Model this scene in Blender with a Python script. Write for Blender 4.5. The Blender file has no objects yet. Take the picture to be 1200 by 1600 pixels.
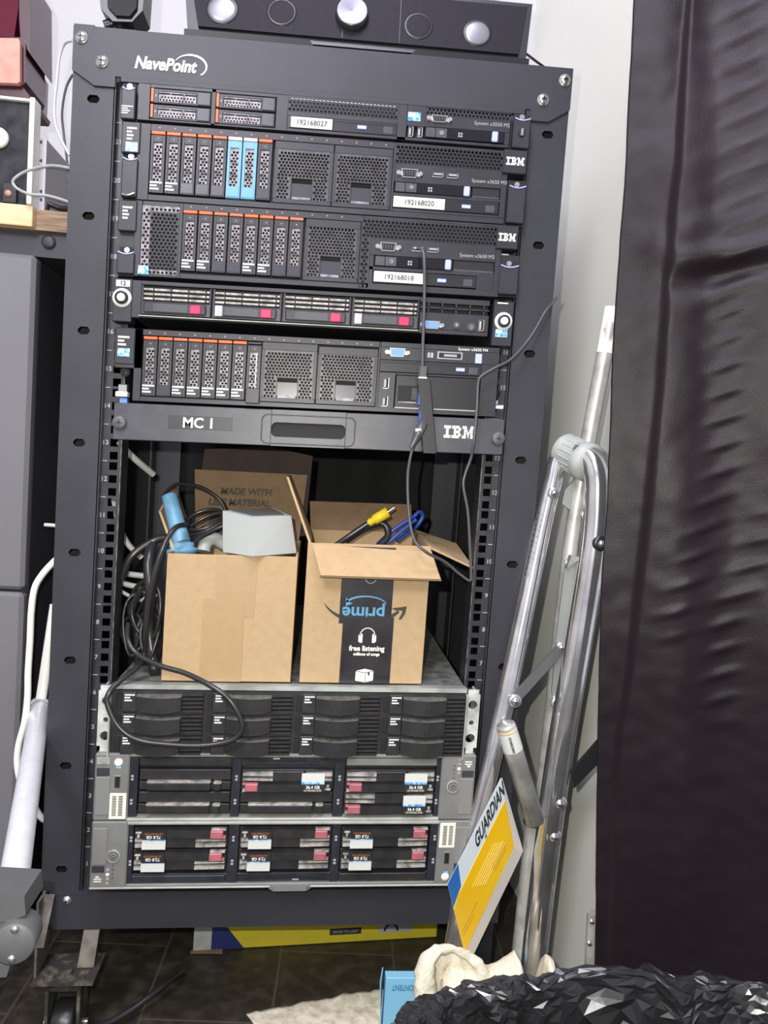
import bpy, math, random
from mathutils import Matrix, Vector, noise, Euler
random.seed(7)
sc = bpy.context.scene
PI = math.pi
# ------------------------------------------------------------------ camera, world, lights (metres)
F_PX = 1200.0
CAM = Vector((0.0141, -0.9672, 0.5536))
EUL = Euler((1.4999, -0.0696, -0.0869), 'XYZ')
RM = EUL.to_matrix()
cd = bpy.data.cameras.new('camera'); cam = bpy.data.objects.new('camera', cd)
sc.collection.objects.link(cam); cam.location = CAM; cam.rotation_euler = EUL
cd.sensor_fit = 'VERTICAL'; cd.sensor_height = 36.0; cd.lens = 36.0 * F_PX / 1600.0
cd.clip_start = 0.01
sc.camera = cam
sc.view_settings.view_transform = 'Standard'; sc.view_settings.look = 'None'
sc.view_settings.gamma = 1.0; sc.view_settings.use_curve_mapping = False
sc.view_settings.exposure = 0.14
w = bpy.data.worlds.new('room_light'); sc.world = w; w.use_nodes = True
w.node_tree.nodes['Background'].inputs[0].default_value = (0.80, 0.78, 0.90, 1)
w.node_tree.nodes['Background'].inputs[1].default_value = 0.58

def light(name, kind, loc, energy, color, size=0.1, aim=None, sx=None, sy=None):
    l = bpy.data.lights.new(name, kind); l.energy = energy; l.color = color
    if kind == 'AREA':
        l.shape = 'RECTANGLE'; l.size = sx; l.size_y = sy
    else:
        l.shadow_soft_size = size
    o = bpy.data.objects.new(name, l); sc.collection.objects.link(o); o.location = loc
    if aim is not None:
        o.rotation_euler = (Vector(aim) - Vector(loc)).to_track_quat('-Z', 'Y').to_euler()
    return o
# the phone's flash beside the lens, the room's ceiling light, and a fill lamp added to brighten the right wall
FL = CAM + RM @ Vector((-0.034, 0.034, 0.0))
light('phone_flash', 'POINT', FL, 26.0, (1.0, 0.97, 0.87), size=0.004)
light('ceiling_light', 'AREA', (0.0, -0.72, 2.3), 44.0, (0.84, 0.80, 1.0), aim=(0.12, -0.45, 0.0), sx=0.6, sy=1.2)
light('wall_fill_light', 'AREA', (-0.7, -2.15, 2.1), 52.0, (0.95, 0.93, 1.0), aim=(0.3, 0, 0.5), sx=0.5, sy=0.9)

# ------------------------------------------------------------------ helpers (all lengths below in millimetres)
SH = 0.03            # the rack is slightly racked: its shelves rise a little to the right
def ray(px, py):
    return RM @ Vector(((px - 600) / F_PX, -(py - 800) / F_PX, -1.0))
def PY(px, py, Y):
    """world point (mm) seen at px,py on the plane y=Y mm"""
    d = ray(px, py); t = (Y / 1000.0 - CAM.y) / d.y
    return (CAM + d * t) * 1000.0
def PZ(px, py, z):
    d = ray(px, py); t = (z / 1000.0 - CAM.z) / d.z
    return (CAM + d * t) * 1000.0
def RL(px, py, Y):
    """rack-local point (mm) on plane y=Y"""
    p = PY(px, py, Y); return Vector((p.x, p.y, p.z - SH * p.x))
def W(v):
    return Vector((v[0], v[1], v[2] + SH * v[0]))

class MB:
    def __init__(s): s.v = []; s.f = []; s.mi = []; s.ms = []; s.sm = []; s.cur = 0; s.M = None
    def mat(s, m):
        if m not in s.ms: s.ms.append(m)
        s.cur = s.ms.index(m); return s
    def raw(s, vs, fs, smooth=False):
        b = len(s.v)
        if s.M is not None: vs = [s.M @ Vector(v) for v in vs]
        s.v += [tuple(v) for v in vs]
        for f in fs: s.f.append([i + b for i in f]); s.mi.append(s.cur); s.sm.append(smooth)
        return s
    def box(s, x0, x1, y0, y1, z0, z1, b=0.0):
        if x0 > x1: x0, x1 = x1, x0
        if y0 > y1: y0, y1 = y1, y0
        if z0 > z1: z0, z1 = z1, z0
        if b <= 0:
            vs = [(x, y, z) for x in (x0, x1) for y in (y0, y1) for z in (z0, z1)]
            return s.raw(vs, [(0,1,3,2),(4,6,7,5),(0,4,5,1),(2,3,7,6),(0,2,6,4),(1,5,7,3)])
        b = min(b, (x1-x0)*.45, (y1-y0)*.45, (z1-z0)*.45)
        vs = []; idx = {}
        X = (x0, x1); Y = (y0, y1); Z = (z0, z1); sg = (1, -1)
        for i in (0, 1):
            for j in (0, 1):
                for k in (0, 1):
                    for a in range(3):
                        p = [X[i] + sg[i]*b, Y[j] + sg[j]*b, Z[k] + sg[k]*b]
                        p[a] = (X[i], Y[j], Z[k])[a]
                        idx[i, j, k, a] = len(vs); vs.append(tuple(p))
        fs = []
        for a in range(3):
            o = [q for q in range(3) if q != a]
            for e in (0, 1):
                q = []
                for (u, w_) in ((0,0),(1,0),(1,1),(0,1)):
                    c = [0,0,0]; c[a] = e; c[o[0]] = u; c[o[1]] = w_
                    q.append(idx[c[0], c[1], c[2], a])
                fs.append(q)
            for u in (0, 1):
                for w_ in (0, 1):
                    c0 = [0,0,0]; c1 = [0,0,0]
                    for c in (c0, c1): c[o[0]] = u; c[o[1]] = w_
                    c1[a] = 1
                    fs.append((idx[(*c0, o[0])], idx[(*c1, o[0])], idx[(*c1, o[1])], idx[(*c0, o[1])]))
        for i in (0,1):
            for j in (0,1):
                for k in (0,1): fs.append((idx[i,j,k,0], idx[i,j,k,1], idx[i,j,k,2]))
        return s.raw(vs, fs)
    def prism(s, poly, y0, y1):
        n = len(poly)
        vs = [(x, y0, z) for x, z in poly] + [(x, y1, z) for x, z in poly]
        fs = [list(range(n)), list(range(2*n-1, n-1, -1))]
        for i in range(n): j = (i+1) % n; fs.append((i, j, n+j, n+i))
        return s.raw(vs, fs)
    def hull8(s, a, b):
        """two quads (front a, back b) joined"""
        vs = list(a) + list(b); n = len(a)
        fs = [list(range(n)), list(range(2*n-1, n-1, -1))] + [(i, (i+1) % n, n + (i+1) % n, n + i) for i in range(n)]
        return s.raw(vs, fs)
    def cyl(s, p0, p1, r0, r1=None, n=20, cap=True, smooth=True):
        r1 = r0 if r1 is None else r1
        p0 = Vector(p0); p1 = Vector(p1); d = (p1-p0).normalized()
        u = d.orthogonal().normalized(); w_ = d.cross(u)
        vs = []
        for p, r in ((p0, r0), (p1, r1)):
            for i in range(n):
                a = 2*PI*i/n; vs.append(p + u*(r*math.cos(a)) + w_*(r*math.sin(a)))
        s.raw(vs, [(i, (i+1) % n, n+(i+1) % n, n+i) for i in range(n)], smooth)
        if cap:
            s.raw(vs[:n], [list(range(n-1, -1, -1))]); s.raw(vs[n:], [list(range(n))])
        return s
    def tube(s, pts, r, n=10, smooth=True, cap=True, rs=None):
        pts = [Vector(p) for p in pts]; m = len(pts)
        t0 = (pts[1]-pts[0]).normalized(); u = t0.orthogonal().normalized()
        vs = []
        for i, p in enumerate(pts):
            t = (pts[min(i+1, m-1)] - pts[max(i-1, 0)])
            if t.length < 1e-6: t = t0.copy()
            t.normalize()
            u = (u - t*u.dot(t))
            if u.length < 1e-6: u = t.orthogonal()
            u.normalize(); w_ = t.cross(u)
            rr = rs[i] if rs else r
            for k in range(n):
                a = 2*PI*k/n; vs.append(p + u*(rr*math.cos(a)) + w_*(rr*math.sin(a)))
        fs = [(i*n+k, i*n+(k+1) % n, (i+1)*n+(k+1) % n, (i+1)*n+k) for i in range(m-1) for k in range(n)]
        s.raw(vs, fs, smooth)
        if cap:
            s.raw(vs[:n], [list(range(n-1, -1, -1))]); s.raw(vs[-n:], [list(range(n))])
        return s
    def lathe(s, c, axis, prof, n=24, smooth=True):
        """prof: list of (distance along axis, radius)"""
        c = Vector(c); d = Vector(axis).normalized(); u = d.orthogonal().normalized(); w_ = d.cross(u)
        vs = []
        for h, r in prof:
            for k in range(n):
                a = 2*PI*k/n; vs.append(c + d*h + u*(r*math.cos(a)) + w_*(r*math.sin(a)))
        fs = [(i*n+k, i*n+(k+1) % n, (i+1)*n+(k+1) % n, (i+1)*n+k) for i in range(len(prof)-1) for k in range(n)]
        return s.raw(vs, fs, smooth)
    def perf(s, x0, x1, z0, z1, y, pitch, r, t=1.0):
        """plate with hexagonal holes"""
        dx = pitch; dz = pitch*math.sqrt(3)/2; R = pitch/math.sqrt(3)
        cl = lambda a, l, h: min(max(a, l), h)
        rows = int((z1-z0)/dz) + 2; cols = int((x1-x0)/dx) + 2
        for j in range(-1, rows):
            for i in range(-1, cols):
                cx = x0 + dx*(i + .5) + (dx/2 if j % 2 else 0); cz = z0 + dz*(j+.5)
                if cx - R > x1 or cx + R < x0 or cz - R > z1 or cz + R < z0: continue
                out = [(cl(cx + R*math.sin(k*PI/3), x0, x1), cl(cz + R*math.cos(k*PI/3), z0, z1)) for k in range(6)]
                ok = cx-r >= x0-.2 and cx+r <= x1+.2 and cz-r >= z0-.2 and cz+r <= z1+.2
                if not ok:
                    s.raw([(a, y, b) for a, b in out], [range(6)]); continue
                inn = [(cx + r*math.sin(k*PI/3), cz + r*math.cos(k*PI/3)) for k in range(6)]
                vs = [(a, y, b) for a, b in out] + [(a, y, b) for a, b in inn] + [(a, y+t, b) for a, b in inn]
                s.raw(vs, [(k, (k+1) % 6, 6+(k+1) % 6, 6+k) for k in range(6)] + [(6+k, 6+(k+1) % 6, 12+(k+1) % 6, 12+k) for k in range(6)])
        return s
    def text(s, txt, x, z, h, y, rot=0.0, shear=0.0, align='LEFT', bold=0.0, sx=1.0, th=0.25):
        """flat lettering facing the viewer (-y); x,z = baseline start"""
        cu = bpy.data.curves.new('t', 'FONT'); cu.body = txt; cu.size = h/0.70; cu.shear = shear
        cu.align_x = align; cu.offset = bold; cu.resolution_u = 3; cu.extrude = th/2
        o = bpy.data.objects.new('t', cu); sc.collection.objects.link(o)
        dg = bpy.context.evaluated_depsgraph_get(); dg.update()
        me = bpy.data.meshes.new_from_object(o.evaluated_get(dg))
        c, q = math.cos(rot), math.sin(rot)
        vs = []
        for v in me.vertices:
            a = v.co.x*sx; b = v.co.y
            vs.append((x + a*c - b*q, y - v.co.z, z + a*q + b*c))
        s.raw(vs, [tuple(p.vertices) for p in me.polygons])
        bpy.data.objects.remove(o); bpy.data.meshes.remove(me); bpy.data.curves.remove(cu)
        return s

def smooth_path(pts, n=8):
    pts = [Vector(p) for p in pts]; out = []
    P = [pts[0]] + pts + [pts[-1]]
    for i in range(1, len(P)-2):
        a, b, c, d = P[i-1], P[i], P[i+1], P[i+2]
        for k in range(n):
            t = k/n
            out.append(.5*((2*b) + (c-a)*t + (2*a-5*b+4*c-d)*t*t + (3*b-a-3*c+d)*t**3))
    out.append(pts[-1]); return out

col = sc.collection
def thing(name, label, cat, at, group=None, rack=True):
    o = bpy.data.objects.new(name, None); col.objects.link(o); o.empty_display_size = .02
    at = W(at) if rack else Vector(at)
    o.location = at*.001; o['label'] = label; o['category'] = cat
    if group: o['group'] = group
    o['_o'] = tuple(at); o['_r'] = 1 if rack else 0
    return o
def mesh_of(name, mb, origin, rack):
    me = bpy.data.meshes.new(name)
    vs = [((W(v) if rack else Vector(v)) - origin)*.001 for v in mb.v]
    me.from_pydata(vs, [], mb.f)
    for m in mb.ms: me.materials.append(m)
    me.polygons.foreach_set('material_index', mb.mi); me.polygons.foreach_set('use_smooth', mb.sm)
    me.update()
    import bmesh
    bm = bmesh.new(); bm.from_mesh(me); bmesh.ops.recalc_face_normals(bm, faces=bm.faces); bm.to_mesh(me); bm.free()
    return me
ROOT = {}
def part(name, mb, parent, label=None):
    """a mesh part of a thing (or a sub-part of a part)"""
    r = parent
    while r.parent: r = r.parent
    o = bpy.data.objects.new(name, mesh_of(name, mb, Vector(r['_o']), r['_r'] == 1))
    col.objects.link(o); o.parent = parent
    if label: o['label'] = label
    return o
def solo(name, mb, label, cat, at, group=None, rack=True):
    A = W(at) if rack else Vector(at)
    o = bpy.data.objects.new(name, mesh_of(name, mb, A, rack)); col.objects.link(o); o.location = A*.001
    o['label'] = label; o['category'] = cat
    if group: o['group'] = group
    return o
def struct(name, mb):
    o = bpy.data.objects.new(name, mesh_of(name, mb, Vector((0,0,0)), False)); col.objects.link(o)
    o['kind'] = 'structure'; return o
def dup(o, dx, dz, parent=None, top=True):
    """copy a part with its sub-parts, shifted in the rack's own directions"""
    c = o.copy(); col.objects.link(c)
    c.parent = parent or o.parent
    if top: c.location = o.location + Vector((dx, 0, dz + SH*dx))*.001
    for ch in list(o.children):
        dup(ch, 0, 0, c, False)
    return c

# ------------------------------------------------------------------ materials
def mat(name, c, rough=.5, metal=0.0, nscale=0, namt=0.0, bump=0.0, bscale=200, c2=None, spec=.5, trans=0.0, sheen=0.0, coat=0.0, nd=4, stretch=None, lo=.4, hi=.65):
    m = bpy.data.materials.new(name); m.use_nodes = True; nt = m.node_tree; b = nt.nodes['Principled BSDF']
    b.inputs['Base Color'].default_value = (*c, 1); b.inputs['Roughness'].default_value = rough
    b.inputs['Metallic'].default_value = metal; b.inputs['Specular IOR Level'].default_value = spec
    if trans: b.inputs['Transmission Weight'].default_value = trans
    if sheen: b.inputs['Sheen Weight'].default_value = sheen
    if coat: b.inputs['Coat Weight'].default_value = coat
    if nscale or bump:
        tc = nt.nodes.new('ShaderNodeTexCoord'); mp = nt.nodes.new('ShaderNodeMapping')
        nt.links.new(tc.outputs['Object'], mp.inputs[0])
        if stretch: mp.inputs['Scale'].default_value = stretch
    if nscale:
        n = nt.nodes.new('ShaderNodeTexNoise'); n.inputs['Scale'].default_value = nscale; n.inputs['Detail'].default_value = nd
        nt.links.new(mp.outputs[0], n.inputs['Vector'])
        rp = nt.nodes.new('ShaderNodeValToRGB'); c2 = c2 or tuple(x*(1+namt) for x in c)
        rp.color_ramp.elements[0].position = lo; rp.color_ramp.elements[1].position = hi
        rp.color_ramp.elements[0].color = (*c, 1); rp.color_ramp.elements[1].color = (*c2, 1)
        nt.links.new(n.outputs['Fac'], rp.inputs[0]); nt.links.new(rp.outputs[0], b.inputs['Base Color'])
    if bump:
        n2 = nt.nodes.new('ShaderNodeTexNoise'); n2.inputs['Scale'].default_value = bscale; n2.inputs['Detail'].default_value = 3
        nt.links.new(mp.outputs[0], n2.inputs['Vector'])
        bp = nt.nodes.new('ShaderNodeBump'); bp.inputs['Strength'].default_value = bump; bp.inputs['Distance'].default_value = .001
        nt.links.new(n2.outputs['Fac'], bp.inputs['Height']); nt.links.new(bp.outputs[0], b.inputs['Normal'])
    return m
M = {}
M['rack'] = mat('black_powder_coat', (.029,.030,.036), .45, spec=.4, nscale=14, namt=.2, bump=.15, bscale=900)
M['rail'] = mat('rail_black', (.022,.022,.026), .4, nscale=60, namt=.5)
M['edge'] = mat('rail_bare_edge', (.20,.20,.19), .4, .5, nscale=90, c2=(.05,.05,.05))
M['plas'] = mat('server_charcoal', (.018,.018,.0225), .42, nscale=35, namt=.35)
M['plas2'] = mat('server_charcoal_light', (.046,.047,.055), .42, nscale=50, namt=.3)
M['web'] = mat('grille_web', (.085,.082,.085), .38, .2, nscale=90, c2=(.045,.044,.05))
M['dark'] = mat('recess_black', (.006,.006,.007), .7)
M['black'] = mat('black_plastic', (.014,.014,.016), .35)
M['gloss'] = mat('gloss_black', (.010,.010,.013), .15)
M['comb'] = mat('honeycomb_metal', (.27,.245,.25), .42, .3, nscale=120, c2=(.10,.09,.10))
M['steel'] = mat('screw_steel', (.62,.62,.60), .25, .9)
M['knob'] = mat('spun_metal_knob', (.11,.11,.12), .3, .8)
M['orange'] = mat('orange_latch', (.72,.13,.035), .4)
M['rust'] = mat('dull_orange_latch', (.42,.14,.07), .45)
M['blue'] = mat('light_blue_tray', (.13,.33,.47), .4)
M['white'] = mat('white_print', (.88,.88,.85), .5)
M['cream'] = mat('cream_print', (.80,.78,.66), .5)
M['lab'] = mat('white_label', (.60,.62,.57), .6)
M['ink'] = mat('label_ink', (.03,.03,.03), .5)
M['grayprint'] = mat('grey_print', (.34,.35,.36), .5)
M['lilac'] = mat('lilac_tab', (.42,.47,.95), .3)
M['led'] = mat('blue_eject', (.20,.28,.85), .3)
M['stick'] = mat('sticker_blue', (.03,.28,.75), .3, nscale=260, c2=(.55,.75,.9))
M['vgab'] = mat('vga_blue', (.14,.30,.75), .4)
M['port'] = mat('port_dark', (.01,.01,.01), .4)
M['pink'] = mat('port_red', (.55,.03,.10), .35)
M['rose'] = mat('port_rose', (.42,.12,.14), .5, nscale=70, c2=(.30,.10,.11))
M['hpgray'] = mat('hp_grey', (.165,.17,.16), .42, nscale=40, c2=(.20,.20,.185))
M['hpdoor'] = mat('hp_door_grey', (.20,.205,.195), .42)
M['hprail'] = mat('hp_rail', (.38,.39,.34), .4, .1, nscale=40, c2=(.29,.30,.26))
M['hpblue'] = mat('hp_slate', (.016,.018,.024), .42, nscale=80, c2=(.026,.029,.036))
M['fin'] = mat('dusty_fin', (.46,.44,.40), .5, .1, nscale=120, c2=(.18,.17,.16))
M['bayblk'] = mat('bay_black', (.017,.017,.018), .45, nscale=60, c2=(.028,.027,.025))
M['galv'] = mat('galvanised', (.46,.50,.45), .4, .3, nscale=30, c2=(.28,.30,.27))
M['galvtop'] = mat('dusty_galvanised_top', (.10,.105,.10), .5, .3, nscale=60, c2=(.30,.31,.28), lo=.35, hi=.8)
M['earm'] = mat('pale_zinc', (.60,.62,.57), .4, .1, nscale=50, c2=(.32,.34,.31))
M['dust'] = mat('dusty_black', (.028,.026,.022), .7, nscale=90, c2=(.16,.14,.10), lo=.5, hi=.8)
M['dusttop'] = mat('dust_film', (.12,.115,.10), .8, nscale=120, c2=(.06,.058,.052))
M['dustl'] = mat('dusty_bracket', (.20,.18,.15), .8, nscale=60, c2=(.11,.10,.085))
M['card'] = mat('cardboard', (.43,.305,.165), .85, nscale=90, c2=(.405,.28,.145), bump=.25, bscale=500)
M['cardin'] = mat('cardboard_inside', (.24,.155,.09), .85, nscale=60, c2=(.21,.135,.075))  # inner flaps and faces, shade of the rack void darkened into the colour
M['cardshade'] = mat('shaded_card', (.045,.028,.022), .8, nscale=40, c2=(.035,.022,.018))  # card darkened to paint the shadow under the keyboard drawer
M['tape'] = mat('parcel_tape', (.385,.26,.13), .35, nscale=90, c2=(.40,.275,.14))
M['btape'] = mat('black_tape', (.018,.017,.020), .3, nscale=40, c2=(.03,.028,.03))
M['primeb'] = mat('tape_blue', (.10,.30,.46), .4)
M['smile'] = mat('box_print', (.035,.035,.02), .6)
M['lgray'] = mat('light_grey_plastic', (.43,.455,.43), .45, nscale=12, c2=(.45,.475,.45))
M['lgray2'] = mat('grey_lens', (.10,.11,.115), .2)
M['hblue'] = mat('tool_blue', (.12,.29,.42), .45, nscale=80, c2=(.16,.34,.47))
M['cable'] = mat('black_cable', (.022,.022,.022), .3)
M['gcable'] = mat('grey_cable', (.07,.07,.075), .35)
M['wcable'] = mat('white_cable', (.55,.57,.54), .4)
M['bcable'] = mat('blue_cable', (.02,.06,.30), .35)
M['yplug'] = mat('yellow_plug', (.75,.56,.02), .4)
M['chrome'] = mat('chrome', (.93,.94,.94), .12, .93, nscale=20, c2=(.66,.66,.65))
M['chromed'] = mat('worn_chrome', (.66,.66,.62), .34, .5, nscale=35, c2=(.42,.41,.37))
M['bracket'] = mat('bracket_steel', (.50,.52,.50), .35, .7)
M['collar'] = mat('grey_rubber', (.40,.43,.40), .55, nscale=60, c2=(.34,.37,.34))
M['alu'] = mat('brushed_aluminium', (.80,.82,.84), .34, .25, nscale=60, c2=(.74,.76,.78))
M['joint'] = mat('grey_joint', (.085,.088,.09), .5)
M['wallw'] = mat('painted_wall', (.90,.91,.82), .5, nscale=2.5, c2=(.87,.88,.79), bump=.05, bscale=60)
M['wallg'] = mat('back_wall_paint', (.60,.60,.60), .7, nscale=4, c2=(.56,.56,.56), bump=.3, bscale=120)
M['ceil'] = mat('ceiling_paint', (.65,.65,.66), .8)
M['curt'] = mat('black_curtain_cloth', (.0115,.0080,.0102), .40, nscale=3, c2=(.0155,.0102,.0135), bump=.3, bscale=900, spec=.20)
M['backd'] = mat('black_backdrop', (.006,.006,.007), .8)
M['bag'] = mat('black_bin_bag', (.014,.014,.015), .30, spec=.65, bump=.3, bscale=45)
M['towel'] = mat('cream_towel', (.76,.71,.55), .95, nscale=300, c2=(.68,.62,.47), bump=1.0, bscale=350)
M['rag'] = mat('floor_cloth', (.72,.67,.53), .95, nscale=70, c2=(.52,.46,.33), bump=1.0, bscale=180)
M['tissue'] = mat('light_blue_card', (.22,.50,.68), .5)
M['tissued'] = mat('blue_card_print', (.03,.18,.36), .5)
M['yellow'] = mat('yellow_card', (.62,.52,.03), .5, nscale=20, c2=(.58,.48,.03))
M['navy'] = mat('navy_card', (.015,.025,.13), .5)
M['cgray'] = mat('worn_white_card', (.42,.43,.42), .6, nscale=60, c2=(.34,.35,.34))
M['bky'] = mat('booklet_yellow', (.98,.56,.0), .4, nscale=9, c2=(1.0,.64,.01))
M['bkw'] = mat('booklet_pale', (.74,.84,.86), .4)
M['bkb'] = mat('booklet_blue', (.02,.16,.50), .4)
M['bkt'] = mat('booklet_print', (.45,.26,.02), .5)
M['bkt2'] = mat('booklet_pale_print', (.90,.76,.25), .5)
M['page'] = mat('paper_pages', (.82,.77,.69), .8)
M['cab'] = mat('cabinet_grey', (.165,.165,.172), .45, nscale=5, c2=(.15,.15,.157))
M['cabs'] = mat('cabinet_side', (.035,.033,.042), .5)
M['bamboo'] = mat('bamboo', (.86,.68,.40), .45, nscale=9, c2=(.70,.50,.26), stretch=(1,1,14))
M['bamboo2'] = mat('bamboo_dark', (.36,.25,.14), .5, nscale=14, c2=(.15,.09,.05), stretch=(1,1,14))
M['redg'] = mat('dark_red_glass', (.10,.010,.025), .1, coat=1.0)
M['redd'] = mat('red_frame', (.045,.008,.015), .3, coat=.3)
M['copper'] = mat('pink_copper', (.56,.28,.21), .45, .1, nscale=60, c2=(.48,.22,.17))
M['palegray'] = mat('pale_grey_plastic', (.42,.41,.45), .5)
M['acry'] = mat('white_acrylic_edge', (.86,.85,.78), .3)
M['panel'] = mat('device_black_panel', (.018,.018,.022), .12, nscale=40, c2=(.05,.05,.055))
M['spk'] = mat('speaker_face', (.010,.009,.013), .6, spec=.2, nscale=150, namt=.3)
M['cone'] = mat('speaker_dome', (.20,.20,.22), .30, .3)
M['gcover'] = mat('dusty_screen', (.05,.05,.06), .25)

# floor: worn dark tiles
def floor_mat():
    m = bpy.data.materials.new('dark_floor_tiles'); m.use_nodes = True; nt = m.node_tree; b = nt.nodes['Principled BSDF']
    tc = nt.nodes.new('ShaderNodeTexCoord'); mp = nt.nodes.new('ShaderNodeMapping'); nt.links.new(tc.outputs['Object'], mp.inputs[0])
    mp.inputs['Rotation'].default_value = (0,0,.09)
    br = nt.nodes.new('ShaderNodeTexBrick'); br.inputs['Scale'].default_value = 1.0
    br.inputs['Brick Width'].default_value = .30; br.inputs['Row Height'].default_value = .17; br.inputs['Mortar Size'].default_value = .0018
    br.inputs['Color1'].default_value = (.030,.025,.018,1); br.inputs['Color2'].default_value = (.024,.020,.015,1); br.inputs['Mortar'].default_value = (.07,.06,.045,1)
    mp.inputs['Rotation'].default_value = (0,0,PI/2+.05)
    nt.links.new(mp.outputs[0], br.inputs['Vector'])
    n = nt.nodes.new('ShaderNodeTexNoise'); n.inputs['Scale'].default_value = 40; n.inputs['Detail'].default_value = 8; nt.links.new(tc.outputs['Object'], n.inputs['Vector'])
    rp = nt.nodes.new('ShaderNodeValToRGB'); rp.color_ramp.elements[0].position = .45; rp.color_ramp.elements[1].position = .8
    rp.color_ramp.elements[0].color = (0,0,0,1); rp.color_ramp.elements[1].color = (.6,.6,.6,1)
    nt.links.new(n.outputs['Fac'], rp.inputs[0])
    mx = nt.nodes.new('ShaderNodeMixRGB'); mx.inputs[2].default_value = (.10,.085,.06,1)
    nt.links.new(rp.outputs[0], mx.inputs[0]); nt.links.new(br.outputs['Color'], mx.inputs[1])
    nt.links.new(mx.outputs[0], b.inputs['Base Color']); b.inputs['Roughness'].default_value = .45
    return m
M['floor'] = floor_mat()

# ------------------------------------------------------------------ room
FZ = -200.0
WX = 402.0
struct('floor', MB().mat(M['floor']).box(-1700, 1700, -2600, 640, FZ-30, FZ))
struct('ceiling', MB().mat(M['ceil']).box(-1700, 1700, -2600, 640, 2320, 2350))
struct('wall_back', MB().mat(M['wallg']).box(-1700, WX+60, 610, 660, FZ, 2320))
struct('wall_right', MB().mat(M['wallw']).raw([(x,y,z) for z in (FZ,2320) for x,y in ((393,618),(436,-40),(600,-40),(500,640))], [(0,1,2,3),(4,5,6,7),(0,1,5,4),(1,2,6,5),(2,3,7,6),(3,0,4,7)]))
struct('wall_left', MB().mat(M['wallg']).box(-1730, -1700, -2600, 640, FZ, 2320))
struct('baseboard_back', MB().mat(M['backd']).box(-1700, WX, 600, 610, FZ, FZ+70))

# ------------------------------------------------------------------ the rack
U = 44.45
rack = thing('server_rack', 'black open frame server rack with a printed top bar, standing before the white wall', 'server rack', (0, 0, -60))
for s in (-1, 1):
    mb = MB().mat(M['rack'])
    # front flange with slots: strips around each obround slot
    xs0, xs1 = 247*s, 295*s
    a, b = min(xs0, xs1), max(xs0, xs1)
    sl = [954 - 133.35*k for k in range(8)]
    zs = 1031
    for zc in sl:
        mb.box(a, b, -12, -9, zc+4.5, zs); zs = zc-4.5
        c0 = 271*s
        mb.box(a, c0-7, -12, -9, zc-4.5, zc+4.5); mb.box(c0+7, b, -12, -9, zc-4.5, zc+4.5)
        for sx in (-1, 1):          # rounded slot ends
            for sz in (-1, 1):
                mb.prism([(c0+sx*7, zc+sz*4.5), (c0+sx*7, zc+sz*1.2), (c0+sx*4.2, zc+sz*4.5)], -12, -9)
    mb.box(a, b, -12, -9, -8, zs).mat(M['dark']).box(a+2, b-2, 30, 32, -6, 1029).mat(M['rack'])
    mb.box(b-3 if s > 0 else a, b if s > 0 else a+3, -9, 40, -8, 1031)      # outer return
    mb.box(xs0-1.2, xs0+1.2, -12, 3, -8, 1031)                               # inner return
    part('front_post', mb, rack)
    # mounting rail with square holes
    mb = MB().mat(M['rail'])
    xi = 224.5
    def bx(x0, x1, z0, z1, m='rail', y0=-1.2, y1=1.0):
        mb.mat(M[m]).box(min(s*x0, s*x1), max(s*x0, s*x1), y0, y1, z0, z1)
    bx(237.4, 247, -8, 980); bx(xi, 227.9, -8, 980)
    prev = -8
    for u in range(1, 23):
        for hz in (6.35, 22.2, 38.1):
            zc = (u-1)*U + hz
            bx(227.9, 237.4, prev, zc-4.75); prev = zc+4.75
    bx(227.9, 237.4, prev, 980)
    bx(xi-1.2, xi, -8, 980, 'edge', -1.4, 0)
    bx(xi-1.2, xi, -8, 980, 'rail', 0, 32)
    part('mounting_rail', mb, rack)
    mb = MB().mat(M['grayprint'])
    for u in range(1, 22):
        mb.text(str(u), s*243 - (0 if s < 0 else 0), (u-.5)*U-2.5, 5.5, -1.6, align='CENTER', bold=.15)
        mb.box(s*240 if s > 0 else -246.5, s*246.5 if s > 0 else -240, -1.6, -1.2, u*U-.5, u*U+.5)
    part('unit_numbers', mb, rack)
    # rear post and top side rail
    mb = MB().mat(M['rack']).box(a, b, 545, 548, -8, 1031).box(b-3 if s > 0 else a, b if s > 0 else a+3, 500, 545, -8, 1031)
    part('rear_post', mb, rack)
    part('side_bar', MB().mat(M['rack']).box(a+4, b-4, 40, 500, 985, 1029), rack)
    part('side_bar', MB().mat(M['rack']).box(a+4, b-4, 40, 500, -50, -10), rack)
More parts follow.
